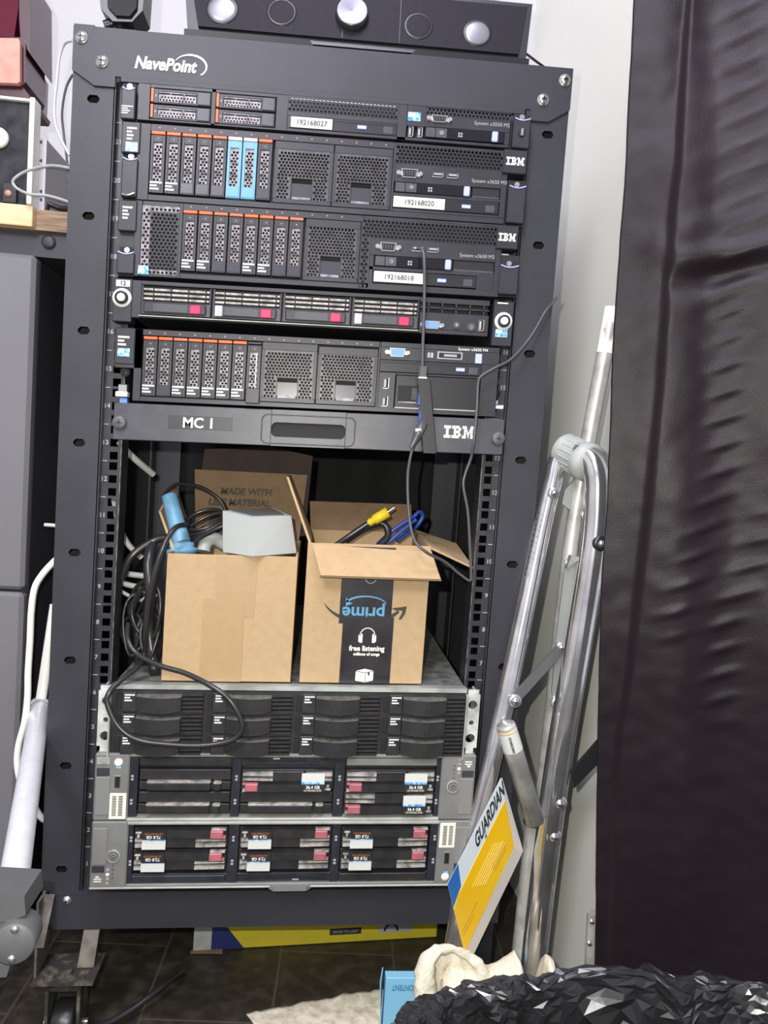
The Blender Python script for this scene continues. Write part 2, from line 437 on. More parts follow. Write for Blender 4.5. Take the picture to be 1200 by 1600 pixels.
# bars with chamfered ends
mb = MB().mat(M['rack'])
mb.prism([(-295.5,1033),(-295.5,984),(-270,968),(-246.5,968),(-246.5,980),(246.5,981),(246.5,968),(270,968),(295.5,984),(295.5,1033)], -15, -12)
mb.box(-295, 295, -12, 40, 1029, 1032); mb.box(-295,-272,-15,30,1033,1035)
mb.box(-240, 240, -14.9, -9, 975, 981)
part('top_bar', mb, rack)
mb = MB().mat(M['rack']).prism([(-283,-8),(-285,-56),(290,-56),(290,-8)], -15, -12)
mb.box(-283, 290, -12, 40, -11, -8).box(-283,-236,-16,-12,-10,-7)
part('bottom_bar', mb, rack)
part('rear_cross_bar', MB().mat(M['rack']).box(-295, 295, 548, 551, 980, 1031), rack)
part('rear_cross_bar', MB().mat(M['rack']).box(-295, 295, 548, 551, -56, -8), rack)
def screw(x, z, y, r=6.5, parent=rack, m='steel', name='screw'):
    mb = MB().mat(M[m]).lathe((x, y, z), (0, -1, 0), [(0, r*1.15), (1.2, r*1.15), (1.3, r), (3.2, r*.85), (4.2, r*.45), (4.3, 0.01)])
    mb.mat(M['port']).box(x-r*.5, x+r*.5, y-4.9, y-4.0, z-r*.11, z+r*.11).box(x-r*.11, x+r*.11, y-4.9, y-4.0, z-r*.5, z+r*.5)
    return part(name, mb, parent)
for x, z in ((-286,1020),(-262,995),(286,1018),(261,993)): screw(x, z, -15)
screw(-262, -18, -15, 5)
mb = MB().mat(M['white'])
mb.text('NavePoint', -225.5, 991.2, 13.4, -15.6, shear=.22, bold=.62, sx=.86)
arc = []
for k in range(25):         # the swoosh over the name
    t = k/24; a = math.radians(158 - 205*t); wd = .4 + 2.0*math.sin(min(1, t*1.15)*PI*.78)
    arc.append((-163.5 + 18.5*math.cos(a) + 2, 998 + 12.5*math.sin(a), wd))
poly = [(x + w_*.5*math.cos(math.radians(158-205*i/24)), z + w_*.5*math.sin(math.radians(158-205*i/24))) for i, (x, z, w_) in enumerate(arc)]
poly2 = [(x - w_*.5*math.cos(math.radians(158-205*i/24)), z - w_*.5*math.sin(math.radians(158-205*i/24))) for i, (x, z, w_) in enumerate(arc)]
for i in range(24): mb.prism([poly[i], poly[i+1], poly2[i+1], poly2[i]], -15.9, -15.1)
part('printed_name', mb, rack, 'white printed name with a swoosh')
# foot bracket and caster, front left
mb = MB().mat(M['dust']).box(-291, -217, -50, 8, -106, -103)
mb.cyl((-255,-30,-107), (-255,-30,-99), 8)
for x in (-280, -270, -232): mb.cyl((x,-40,-103),(x,-40,-100), 3.2, n=10)
part('foot_plate', mb, rack)
mb = MB().mat(M['dustl']).hull8([(-291,-22,-7),(-275,-22,-7),(-280,-40,-63),(-292,-40,-63)], [(-291,-19,-7),(-275,-19,-7),(-280,-37,-63),(-292,-37,-63)])
mb.box(-291,-288,-38,5,-103,-7)
mb.hull8([(-240,-14,-58),(-221,-14,-58),(-224,-22,-102),(-244,-22,-102)], [(-240,-11,-58),(-221,-11,-58),(-224,-19,-102),(-244,-19,-102)])
part('foot_strut', mb, rack)
mb = MB().mat(M['dust']).cyl((-255,-22,-108), (-255,-22,-120), 17)
mb.box(-276,-272,-40,-4,-180,-120).box(-238,-234,-40,-4,-180,-120).box(-276,-234,-34,-8,-124,-119)
part('caster_fork', mb, rack)
mb = MB().mat(M['black']).lathe((-269,-22,-173), (1,0,0), [(0,8),(0,24),(3,27),(25,27),(28,24),(28,8)])
mb.mat(M['steel']).cyl((-281,-22,-173), (-228,-22,-173), 4.5)
part('caster_wheel', mb, rack)
for x, y in ((265, 0), (-262, 520), (262, 520)):
    mb = MB().mat(M['black'])
    mb.lathe((x-13, y, -173), (1,0,0), [(0,8),(0,24),(3,27),(23,27),(26,24),(26,8)]).box(x-18, x+18, y-20, y+20, -112, -106).box(x-18,x-15,y-15,y+15,-178,-110).box(x+15,x+18,y-15,y+15,-178,-110).box(x-20,x+20,y-14,y+14,-108,-55)
    part('caster', mb, rack)
mb = MB().mat(M['rack'])
mb.box(-292, -226, -12, 2, 1032, 1035)
part('top_cap', mb, rack)

# ------------------------------------------------------------------ server building blocks
YF = -30.0     # bezel plane
def vga(sv, x0, x1, zc, h=8.5, blue=False):
    mb = MB().mat(M['port' if not blue else 'vgab'])
    w_ = x1-x0; a = x0+w_*.24; b = x1-w_*.24; q = h/2
    mb.mat(M['steel']).prism([(a-1.4, zc+q), (b+1.4, zc+q), (b-.6, zc-q), (a+.6, zc-q)], YF-2.2, YF+1)
    mb.mat(M['vgab' if blue else 'dark']).prism([(a, zc+q-1), (b, zc+q-1), (b-1.4, zc-q+1), (a+1.4, zc-q+1)], YF-2.6, YF-2.2)
    mb.mat(M['steel'])
    for c in (x0+w_*.1, x1-w_*.1): mb.cyl((c, YF+1, zc), (c, YF-3, zc), 2.6, n=8)
    mb.box(x0+w_*.1, x1-w_*.1, YF-.6, YF+1, zc-2.4, zc+2.4)
    mb.mat(M['grayprint'])
    for i in range(5):
        for j in (-1, 0, 1): mb.box(a+2+i*(b-a-4)/4-.3, a+2+i*(b-a-4)/4+.3, YF-2.9, YF-2.6, zc+j*1.7-.3, zc+j*1.7+.3)
    return part('video_port', mb, sv)
def usb(sv, x0, x1, z0, z1):
    mb = MB().mat(M['joint']).box(x0, x1, YF-.8, YF+3, z0, z1).mat(M['bracket']).box(x0, x1, YF-1, YF-.8, z0, z0+.9).box(x1-.9, x1, YF-1, YF-.8, z0, z1).mat(M['dark']).box(x0+.8, x1-.8, YF-1.1, YF-.8, z0+.8, z1-.8)  # pale bottom strip paints the highlight along the port rim
    mb.mat(M['grayprint'])
    if x1-x0 > z1-z0: mb.box(x0+1.8, x1-1.8, YF-1.3, YF-1.1, (z0+z1)/2, z1-1)
    else: mb.box(x0+1, (x0+x1)/2, YF-1.3, YF-1.1, z0+1.8, z1-1.8)
    return part('usb_port', mb, sv)
def sticker(sv, x0, x1, z0, z1, y=YF-.2):
    mb = MB().mat(M['stick']).box(x0, x1, y-.3, y, z0, z1)
    mb.mat(M['white']).box(x0+1, x0+(x1-x0)*.55, y-.5, y-.3, z0+(z1-z0)*.45, z1-1.2)
    return part('blue_sticker', mb, sv, 'small blue and white sticker')
def scribble(mb, x0, x1, z0, z1, y, n=3, m='white'):
    """faint rows of illegible print"""
    mb.mat(M[m]); h = (z1-z0)/n
    for i in range(n):
        x = x0; zt = z1 - i*h
        lim = x1 if i == 0 else x0 + (x1-x0)*(.55 if i % 2 else .72)
        while x < lim-.4:
            l = random.uniform(.8, 2.2); mb.box(x, min(x+l, lim), y-.2, y, zt-h*.62, zt-h*.08); x += l+.35
def name_label(sv, txt, x0, x1, z0, z1):
    mb = MB().mat(M['lab']).box(x0, x1, YF-1.0, YF, z0, z1).mat(M['ink'])
    mb.text(txt, (x0+x1)/2, (z0+z1)/2-2.8, 5.8, YF-1.2, align='CENTER', sx=.98, bold=.1, th=.1)
    return part('number_label', mb, sv, 'white label printed '+txt)
def ibm(mb, x, z, w_, h, y, m='white'):
    """striped three letter logo"""
    mb.mat(M[m]); n = 8; sh = h/n
    rows_i = [(0,10)]*2 + [(3,7)]*4 + [(0,10)]*2
    B = [[(0,11)],[(0,13)],[(3,6.5),(9.5,14)],[(3,12)],[(3,12)],[(3,6.5),(9.5,14)],[(0,13)],[(0,11)]]
    Mm = [[(0,6),(12,18)],[(0,6.6),(11.4,18)],[(2.5,7.4),(10.6,15.5)],[(2.5,8.2),(9.8,15.5)],[(2.5,5.8),(6.8,11.2),(12.2,15.5)],[(2.5,5.8),(7.5,10.5),(12.2,15.5)],[(0,5.8),(8.1,9.9),(12.2,18)],[(0,5.8),(8.6,9.4),(12.2,18)]]
    k = w_/45.0
    for r in range(n):
        zt = z + h - r*sh
        for (a, b) in [rows_i[r]] + [(p+11.5, q+11.5) for p, q in B[r]] + [(p+27, q+27) for p, q in Mm[r]]:
            mb.box(x+a*k, x+b*k, y-.3, y, zt-sh*.80, zt)
CACHE = {}
def cpart(name, key, maker, parent, dx, dz, label=None):
    """part whose mesh is made once per key at (0,0) and shared"""
    if key not in CACHE: CACHE[key] = mesh_of(name, maker(), Vector((0,0,0)), True)
    o = bpy.data.objects.new(name, CACHE[key]); col.objects.link(o); o.parent = parent
    if parent.type == 'EMPTY':
        w_ = W((dx, 0, dz)) - Vector(parent['_o']); o.location = w_*.001
    if label: o['label'] = label
    return o
BW = 16.4; BH = 69.0
def drive25(sv, x, z, latch='orange', printed=False, blue=False, open_=False):
    """upright 2.5 inch drive tray, x,z = lower left corner"""
    fr = 'blue' if blue else 'plas'
    def body():
        mb = MB().mat(M[fr])
        mb.box(0, 3.3, YF-1, YF+12, 0, BH-4, .4).box(BW-3.6, BW, YF-1, YF+12, 0, BH-4, .4).box(3, BW-3.3, YF-1, YF+12, BH-12, BH-4, .3)
        mb.box(3, BW-3.3, YF-1, YF+12, 0, 13.5, .3)
        mb.mat(M['dark']).box(2, BW-2, YF+4, YF+12, 5, BH-8)
        mb.mat(M['grayprint']).prism([(BW/2-.9, BH-8.6), (BW/2+.9, BH-8.6), (BW/2, BH-7)], YF-1.3, YF-1)
        return mb
    o = cpart('drive_bay', ('d', fr), body, sv, x, z, 'light blue drive tray' if blue else None)
    def grille():
        return MB().mat(M['comb']).perf(3.3, BW-3.6, 13.5, BH-12, YF+.4, 3.9, 1.68, .6)
    cpart('honeycomb_grille', 'dg', grille, o, 0, 0)
    if not open_:
        lm = {'orange': 'orange', 'rust': 'rust', 'white': 'white'}[latch]
        def lt(): return MB().mat(M[lm]).box(.3, BW-.3, YF-2.2, YF+6, BH-3.4, BH, .5)
        cpart('release_latch', ('l', lm), lt, o, 0, 0, {'orange':'orange latch','rust':'dull orange latch','white':'white latch'}[latch])
    else:
        def lt(): return MB().mat(M['plas2']).box(.3, BW-.3, YF-2, YF+6, BH-2.5, BH-.6, .4).mat(M['cream']).box(BW-5.5, BW-4.6, YF-5, YF-1, 15, BH-14).mat(M['plas']).box(1, BW+1, YF-7, YF-1, -4, 14, .8)
        cpart('release_latch', 'lo', lt, o, 0, 0, 'dark latch half open')
    if printed:
        def lb():
            mb = MB(); scribble(mb, 1.0, BW-1.6, 2.2, 13.0, YF-1.1, 3, 'white'); return mb
        cpart('capacity_print', 'lp', lb, o, 0, 0, 'white printed capacity')
    else:
        def lb(): return MB().mat(M['gcover' if not blue else 'blue']).box(1.2, BW-1.4, YF-1.6, YF-1, 1.5, 12.6, .2)
        cpart('blank_cover', ('bc', blue), lb, o, 0, 0)
    return o
def blank25(sv, x0, x1, z0, z1):
    """perforated filler with a finger well"""
    w_ = x1-x0; mx = (x0+x1)/2-1; ww = 12; y = YF-.4
    mb = MB().mat(M['plas'])
    zb = z0+5; zt = z1-9; xa = x0+4; xb = x1-4; wz = z0+29
    mb.box(x0, x1, y, YF+8, z0, zb, .4).box(x0, x1, y, YF+8, zt, z1, .4).box(x0, xa, y, YF+8, zb, zt).box(xb, x1, y, YF+8, zb, zt)
    mb.box(mx-ww-1.4, mx-ww, y, YF+4, zb, wz).box(mx+ww, mx+ww+1.4, y, YF+4, zb, wz).box(mx-ww-1.4, mx+ww+1.4, y, YF+4, wz, wz+1.4)
    P_ = 4.15
    mb.mat(M['web']).perf(xa, mx-ww-1.4, zb, wz+1.4, y+.3, P_, 1.74, 1.6).perf(mx+ww+1.4, xb, zb, wz+1.4, y+.3, P_, 1.74, 1.6).perf(xa, xb, wz+1.4, zt, y+.3, P_, 1.74, 1.6)
    mb.mat(M['dark']).box(xa, xb, YF+7, YF+8, zb, zt)
    mb.mat(M['gcover']).box(mx-ww, mx+ww, YF+2, YF+6, zb+3, zb+19)
    mb.mat(M['comb']).hull8([(mx-ww+1,YF+2,zb+3.5),(mx+ww-1,YF+2,zb+3.5),(mx+ww-1,YF-.5,zb),(mx-ww+1,YF-.5,zb)], [(mx-ww+1,YF+3,zb+3.5),(mx+ww-1,YF+3,zb+3.5),(mx+ww-1,YF+1,zb),(mx-ww+1,YF+1,zb)])
    return part('perforated_blank', mb, sv)
def ear(sv, x0, x1, z0, z1, zc, side, logo=False, printz=None, top=True):
    """latch ear: block with a recess and a blue-rimmed latch"""
    mb = MB().mat(M['plas']); y = YF
    d = x1-x0
    mb.box(x0, x1, y+6, y+22, z0, z1)                                    # back plate
    mb.mat(M['plas']).box(x0+1, x1-1, y-3, y+6, z0+1, zc, 1.2)            # latch face
    mb.mat(M['dark']).box(x0+2, x1-2, y+3, y+6, zc, zc+8)
    mb.mat(M['steel']).cyl((x0+d/2, y+4, zc+4), (x0+d/2, y+1, zc+4), 3.2, n=10)
    o = part('latch_ear', mb, sv)
    mb = MB().mat(M['lilac'])
    pts = [(x0+2+(d-4)*t, y-3.4, zc+.8-2.4*math.sin(PI*t)) for t in [i/8 for i in range(9)]]
    mb.tube(pts, .8, n=6); part('latch_rim', mb, o, 'pale blue latch rim')
    if printz:
        mb = MB(); scribble(mb, x0+2, x1-3, printz[0], printz[1], y-3.1 if printz[1] < zc else y+5.9, 4, 'cream'); part('printed_text', mb, o)
    return o
def chassis(sv, x0, x1, z0, z1, depth=470, y=YF+8, m='plas'):
    mb = MB().mat(M[m]).box(x0, x1, y, depth, z0, z1, .6).mat(M['dark']).box(x0+1, x1-1, y-.4, y, z0+1, z1-1)
    return part('chassis', mb, sv)
def panels(sv, rects, name='front_bezel', m='plas', y=YF):
    mb = MB().mat(M[m])
    for r in rects: mb.box(r[0], r[1], y, YF+9, r[2], r[3], .35)
    return part(name, mb, sv)
def control(sv, x0, x1, z0, z1, tab):
    """information panel with a pull tab and buttons"""
    mb = MB().mat(M['gloss']).box(x0, x1, YF-1, YF+4, z0, z1, .4)
    mb.mat(M['plas2']).box(x0+1, x0+12, YF-1.4, YF-1, z0+1, z1-1).box(x0+13, x0+26, YF-1.4, YF-1, z0+1, z1-1)
    mb.mat(M['comb']).cyl((x0+20, YF-1, (z0+z1)/2), (x0+20, YF-2, (z0+z1)/2), 2.8, n=12)
    mb.mat(M['grayprint']); zc = (z0+z1)/2
    for i in range(4): mb.box(x0+40+(i % 2)*3, x0+42+(i % 2)*3, YF-1.3, YF-1, zc-3+(i//2)*3, zc-1+(i//2)*3)
    o = part('control_panel', mb, sv)
    mb = MB().mat(M['lilac']).box(tab-3, tab+4.5, YF-3.4, YF-1, z0+.2, z1-.2, 1.6)
    part('pull_tab', mb, o, 'lilac pull tab'); return o
def optical(sv, x0, x1, z0, z1, bx_):
    mb = MB().mat(M['black']).box(x0, x1, YF-.8, YF+8, z0, z1, .5).mat(M['dark']).box(x0+1, x1-1, YF-1, YF-.8, z1-3.4, z1-2.6)
    mb.mat(M['plas2']).box(x1-16, x1-5, YF-1.1, YF-.8, z0+2, z1-4)
    o = part('optical_drive', mb, sv)
    mb = MB().mat(M['led']).box(bx_, bx_+11, YF-1.6, YF-.8, (z0+z1)/2-2.6, (z0+z1)/2+2, .3).mat(M['white']).box(bx_+.8, bx_+10.2, YF-1.8, YF-1.6, (z0+z1)/2-1.6, (z0+z1)/2+.6)
    part('eject_button', mb, o, 'blue eject button'); return o
def dots(sv, xs, z):
    mb = MB().mat(M['rust'])
    for x in xs: mb.cyl((x, YF-.4, z), (x, YF, z), 1.1, n=8)
    return part('indicator_lights', mb, sv)

# ------------------------------------------------------------------ server 1 (thin, top)
sv = thing('rack_server', 'thin black rack server directly under the top bar, labelled 192168027, four horizontal drives', 'server', (0, -20, 926), 'black servers in the upper half of the rack')
chassis(sv, -214, 220, 927, 968)
def drive35(sv, x, z, latch, lm2):
    def body():
        mb = MB().mat(M['plas']).box(0, 68, YF, YF+10, 0, 16, .5).mat(M['dark']).box(8, 52, YF-.3, YF, 2, 13.4)
        mb.mat(M['plas2']).box(53, 67, YF-1.2, YF, 1, 15, .4)
        mb.mat(M['grayprint']).box(4.8, 6.2, YF-.4, YF, 7, 9)
        return mb
    o = cpart('drive_bay', 'd35', body, sv, x, z)
    cpart('honeycomb_grille', 'd35g', lambda: MB().mat(M['comb']).perf(9, 51, 2, 9.5, YF-.6, 3.6, 1.35, .3).box(9,51,YF-.6,YF-.4,11.6,12.4).box(22,23,YF-.6,YF-.4,9,12).box(37,38,YF-.6,YF-.4,9,12), o, 0, 0)
    cpart('release_latch', ('d35l', lm2), lambda: MB().mat(M[lm2]).box(.2, 3.4, YF-2, YF+4, .4, 15.6, .5), o, 0, 0, 'orange latch' if lm2 == 'orange' else 'dull orange latch')
drive35(sv, -201.5, 947.6, 0, 'orange'); drive35(sv, -201.5, 930, 0, 'rust'); drive35(sv, -127.5, 947.6, 0, 'orange'); drive35(sv, -127.5, 930, 0, 'orange')
panels(sv, [(-216,-202.5,927.5,968),(-133,-128,927.5,968),(-202.5,-58,964.3,968),(-202.5,-58,927.5,929.6),(-58.5,-45,927.5,968),(-45,220,927.5,931),(-45,85,945.2,950.6),(84,95,927.5,968),(95,117,944,968),(117,220,945,959),(213.5,220,931,945),(-45,-41,931,945.2),(117,220,966,968)])
part('air_mesh', MB().mat(M['plas']).perf(-45, 84, 950.6, 968, YF, 4.6, 1.95, 1.5), sv)
part('air_mesh', MB().mat(M['plas']).perf(117, 220, 959, 967, YF, 4.6, 1.6, 1.5), sv)
name_label(sv, '192168027', -40.8, 7.8, 932.2, 944.2)
optical(sv, 8.5, 84, 931, 945, 37)
sticker(sv, 96, 111, 950, 960)
vga(sv, 117.5, 149.5, 954.3, 8)
usb(sv, 97.5, 103.5, 931.5, 943); usb(sv, 108.5, 114.5, 931.5, 943)
control(sv, 117.5, 213, 932, 944.5, 201)
part('model_text', MB().mat(M['grayprint']).text('System x3550 M2', 176, 951.5, 4.2, YF-.2), sv)
ear(sv, -235, -217, 925, 968, 960, -1, printz=(931, 941)); ear(sv, 222, 245, 926, 968, 961, 1)
part('lock', MB().mat(M['dark']).cyl((233.5,YF-4,945),(233.5,YF-2,945),5,n=12).mat(M['steel']).box(232,235,YF-6,YF-3,941,949), sv)

# ------------------------------------------------------------------ server 2
sv = thing('rack_server', 'black rack server labelled 192168020 with two light blue drive trays', 'server', (0, -20, 838), 'black servers in the upper half of the rack')
chassis(sv, -213, 220, 838, 923)
spec = [('orange',1,0),('orange',1,0),('rust',0,0),('orange',0,0),('rust',0,0),('white',0,1),('white',0,1),('orange',0,0)]
for i, (l, p, b) in enumerate(spec): drive25(sv, -199 + 17.5*i, 846.5, l, bool(p), bool(b))
blank25(sv, -57, 11.5, 845, 915.5); blank25(sv, 12.5, 81.5, 845, 915.5)
panels(sv, [(-214,-200,838,924),(-200,82,916.2,924),(-200,221,838,844.6),(82,85,844.6,924),(85,221,921,924),(85,214,879,900.5),(214,221,844.6,921),(85,214,862.8,866.6),(85,214,844.6,848)])
part('air_mesh', MB().mat(M['plas']).perf(85, 214, 900.5, 921, YF, 4.7, 2.02, 1.5), sv)
vga(sv, 86, 119, 889, 10)
usb(sv, 130, 143, 887, 892.5); usb(sv, 148, 161, 887, 892.5)
control(sv, 86, 172, 866.6, 878.6, 172)
part('card_slot', MB().mat(M['dark']).box(180,213,YF+1,YF+6,867,878.5).mat(M['plas2']).box(180,213,YF+.4,YF+1,867,868.5), sv)
name_label(sv, '192168020', 85.6, 147.5, 849.5, 862)
optical(sv, 147.8, 213, 848.4, 862.6, 168)
part('model_text', MB().mat(M['grayprint']).text('System x3650 M3', 178, 884.5, 4.2, YF-.2), sv)
dots(sv, [-190+17.5*i for i in range(16)], 920)
ear(sv, -231, -211, 838, 891, 882, -1)
mb = MB().mat(M['plas']).box(-232,-211,YF-2,YF+20,889,924,1); scribble(mb, -226,-215,902,918,YF-2.1,4,'cream'); part('ear_block', mb, sv)
sticker(sv, -227, -213.5, 890.5, 901, YF-2)
ear(sv, 222, 246, 838, 892, 882, 1)
mb = MB().mat(M['plas']).box(214,243,YF-3,YF+20,897,925,1); ibm(mb, 217.5, 906.5, 22, 9.5, YF-3); part('logo_badge', mb, sv, 'badge with white striped letters')
part('ear_hook', MB().mat(M['steel']).tube(smooth_path([(-228,YF-4,842),(-222,YF-6,840),(-214,YF-6,843)]), 1.3, n=6), sv)

# ------------------------------------------------------------------ server 3
sv = thing('rack_server', 'black rack server labelled 192168018 with a perforated panel left of its eight drives', 'server', (0, -20, 752), 'black servers in the upper half of the rack')
chassis(sv, -213, 221, 751, 837)
spec = [('orange',1),('orange',1),('rust',0),('rust',0),('orange',1),('orange',1),('rust',0),('rust',0)]
for i, (l, p) in enumerate(spec): drive25(sv, -158.4 + 17.6*i, 760, l, bool(p))
blank25(sv, -16, 49, 757.5, 829)
part('air_mesh', MB().mat(M['comb']).perf(-205,-196,754,832,YF,4.8,1.7,1.5).perf(-196,-163,754,759,YF,4.8,1.7,1.5).perf(-196,-163,826,832,YF,4.8,1.7,1.5).mat(M['plas']).perf(-196,-163,759,826,YF,4.7,2.0,1.5), sv)
part('air_mesh', MB().mat(M['plas']).perf(51,214,812,834,YF,4.8,2.05,1.5).perf(51,62,753,812,YF,4.8,2.05,1.5), sv)
panels(sv, [(-213,-205.5,751,837),(-205,-163,832,837),(-205,-163,751,754),(-163,-159,751,837),(-159,51,829.6,837),(-159,51,751,757),(49.5,51,757,830),(51,221,834,837),(51,221,751,758.5),(62,214,792,812),(62,214,774.5,778.8),(214,221,758,834),(62,67,758,792),(193,214,758,775)])
vga(sv, 67, 99.5, 802, 10)
usb(sv, 112, 125, 799, 804.6); usb(sv, 131, 144, 799, 804.6)
control(sv, 68, 156, 779, 791.4, 156)
part('card_slot', MB().mat(M['dark']).box(164,213,YF+1,YF+6,779,791.5).mat(M['plas2']).box(164,213,YF+.4,YF+1,779,781), sv)
name_label(sv, '192168018', 68.3, 128.5, 760.8, 773.2)
optical(sv, 128.7, 193, 759.5, 773.8, 145)
part('model_text', MB().mat(M['grayprint']).text('System x3650 M2', 170, 796.2, 4.2, YF-.2), sv)
dots(sv, [-150+17.6*i for i in range(11)], 833.5)
ear(sv, -232, -210, 751, 801, 776, -1)
mb = MB().mat(M['plas']).box(-232,-211,YF-2,YF+20,801,836,1); scribble(mb, -227,-216,813,829,YF-2.1,4,'cream'); part('ear_block', mb, sv)
sticker(sv, -207, -195, 753, 763, YF-1)
ear(sv, 219, 245, 753, 803, 788, 1)
mb = MB().mat(M['plas']).box(213,240,YF-3,YF+20,808,836,1); ibm(mb, 215.5, 817, 21, 9.5, YF-3); part('logo_badge', mb, sv, 'badge with white striped letters')

# ------------------------------------------------------------------ server 4 (thin, red ports)
sv = thing('rack_server', 'thin dark grey rack server with four red release buttons, below the server labelled 192168018', 'server', (0, -20, 703), 'black servers in the upper half of the rack')
chassis(sv, -212, 212, 704, 745)
for i in range(4):
    x = -201.5 + 82.3*i
    def body():
        mb = MB().mat(M['plas2']).box(0,80,YF,YF+8,0,15,.6).mat(M['dark']).box(0,80,YF+4,YF+8,15,33)
        mb.mat(M['fin'])
        for k in range(3):
            mb.mat(M['fin']).box(2,78,YF,YF+5,17+k*5.3,19.6+k*5.3,.5)
            for q in range(4): mb.mat(M['plas']).box(13+q*20,14.4+q*20,YF-.6,YF+5,16.5,32)
        mb.mat(M['plas']).box(0,2,YF-.6,YF+8,0,33).box(78.5,80,YF-.6,YF+8,0,33)
        return mb
    o = cpart('drive_bay', 'hp25', body, sv, x, 707.5)
    cpart('drive_lever', 'hp25l', lambda: MB().mat(M['plas']).box(3,75,YF-3,YF,1.5,14,1.2).mat(M['plas2']).box(14,54,YF-3.5,YF-3,3,12.6,.3), o, 0, 0)
    cpart('release_button', 'hp25b', lambda: MB().mat(M['pink']).box(56.5,69,YF-5,YF-2,2.2,12.6,1), o, 0, 0, 'red release button')
    if i in (1, 3): cpart('end_cap', 'hp25c', lambda: MB().mat(M['palegray']).box(3,12,YF-4,YF-2,1.5,14,.6).mat(M['white']).box(4,6.5,YF-4.4,YF-4,2,13.5), o, 0, 0, 'pale end cap')
part('lower_lip', MB().mat(M['hprail']).hull8([(-203,YF-4,704.5),(-203,YF-4,705.6),(126,YF-4,705.6),(126,YF-4,704.5)], [(-203,YF+6,704.5),(-203,YF+6,706.5),(126,YF+6,706.5),(126,YF+6,704.5)]), sv)
panels(sv, [(-213,-202,703,746),(-202,127,741.5,746),(127,212,703,708),(127,212,708,728),(127,212,739.5,746)])
mb = MB().mat(M['plas'])
for q in range(5): mb.box(136+q*17, 137.8+q*17, YF, YF+8, 728, 740)
mb.box(127,212,YF,YF+8,733,734.6); part('air_slots', mb, sv)
vga(sv, 127.5, 158, 713, 9.5, True)
mb = MB().mat(M['plas2'])
mb.cyl((172.5,YF,714.5),(172.5,YF-2.6,714.5),4.4).cyl((190.5,YF,713),(190.5,YF-2.6,713),5.2)
mb.mat(M['comb']).cyl((172.5,YF-2.6,714.5),(172.5,YF-3,714.5),2).cyl((190.5,YF-2.6,713),(190.5,YF-3,713),2.6)
part('power_button', mb, sv)
usb(sv, 199.5, 206.5, 709, 722.5)
def thumb(sv, x, z, m='plas'):
    mb = MB().mat(M['lab']).lathe((x,YF+4,z),(0,-1,0),[(0,11),(6,11),(7,10),(7,7),(7.1,7)],n=28).mat(M['plas']).lathe((x,YF-3,z),(0,-1,0),[(0,7.6),(3,7.4),(3.4,6)],n=24).mat(M['white']).cyl((x,YF-3,z),(x,YF-7,z),4.6,n=16)
    return part('thumb_screw', mb, sv, 'white ringed thumb screw')
mb = MB().mat(M['plas']).box(-234,-212,YF-1,YF+20,697,747,1).mat(M['lab']).box(-231,-215,YF-1.6,YF-1,737.5,745,.3).mat(M['ink']).text('12', -223, 739, 5, YF-1.8, align='CENTER', bold=.2)
part('ear_block', mb, sv)
thumb(sv, -223.5, 724.5)
part('ear_block', MB().mat(M['plas']).box(217,242,YF-1,YF+20,692,746,1).mat(M['cream']).box(221,234,YF-1.4,YF-1,743,744.5), sv)
thumb(sv, 230, 722)
sticker(sv, 221, 236, 703, 712.5, YF-1)

# ------------------------------------------------------------------ server 5
sv = thing('rack_server', 'black rack server above the keyboard drawer, blue video port and a wide blank square panel', 'server', (0, -20, 605), 'black servers in the upper half of the rack')
chassis(sv, -207, 229, 606, 689)
spec = [('orange',1),('orange',0),('rust',1),('orange',1),('orange',1),('orange',1),('orange',1),('open',0)]
for i, (l, p) in enumerate(spec): drive25(sv, -196.8 + 17.3*i, 612.6, 'rust' if l == 'open' else l, bool(p), open_=(l == 'open'))
blank25(sv, -58.5, 7, 612, 682.5); blank25(sv, 8.5, 80, 612, 680.5)
panels(sv, [(-229,-198,644,690),(-207,-198,606,690),(-198,82,683,690),(-198,229,606,611.5),(80.5,83,611,690),(83,229,684,690),(83,229,669,684),(83,103,611,654),(208,229,611,669),(103,208,651.6,654)])
vga(sv, 87, 119, 678, 10.5, True)
part('scsi_port', MB().mat(M['steel']).box(152,183,YF-.8,YF,673,682).mat(M['dark']).box(154,181,YF-1.2,YF-.8,674.5,680.5).mat(M['steel']).box(160,176,YF-1.6,YF-1.2,676,679).mat(M['grayprint']).box(140,143,YF-.4,YF,674,680).box(144,147,YF-.4,YF,674,680), sv)
optical(sv, 83, 208, 654.4, 668.6, 176)
usb(sv, 88.5, 95.5, 634, 647); usb(sv, 88.5, 95.5, 612.5, 624.5)
mb = MB().mat(M['black']).box(104,207,YF-.6,YF+8,611.8,651,.5).mat(M['dark']).box(107,130,YF-.8,YF-.6,619,639).mat(M['comb']).box(108,130,YF-1.6,YF-.6,618,619.5).mat(M['plas']).box(124,130,YF-1,YF-.6,622,636)
mb.mat(M['hprail']).box(104,141,YF-1.6,YF-.5,611.2,612.4).box(152,207,YF-1.6,YF-.5,611.2,612.6)
part('blank_panel', mb, sv)
part('model_text', MB().mat(M['cream']).text('System x3650 M4', 177, 684.5, 3.6, YF-.2), sv)
part('blue_sticker', MB().mat(M['lilac']).box(199,207,YF-.6,YF-.1,670,681.5), sv, 'pale blue sticker')
dots(sv, [-190+17.4*i for i in range(16)], 686)
mb = MB().mat(M['plas']).box(-229.5,-206.5,YF-1,YF+20,648,690.5,1); scribble(mb, -226,-213,668,681,YF-1.1,3,'cream'); part('ear_block', mb, sv)
sticker(sv, -226, -212, 657, 666.5, YF-1)
screw(-223, 641.5, -2, 5, sv, 'plas2')
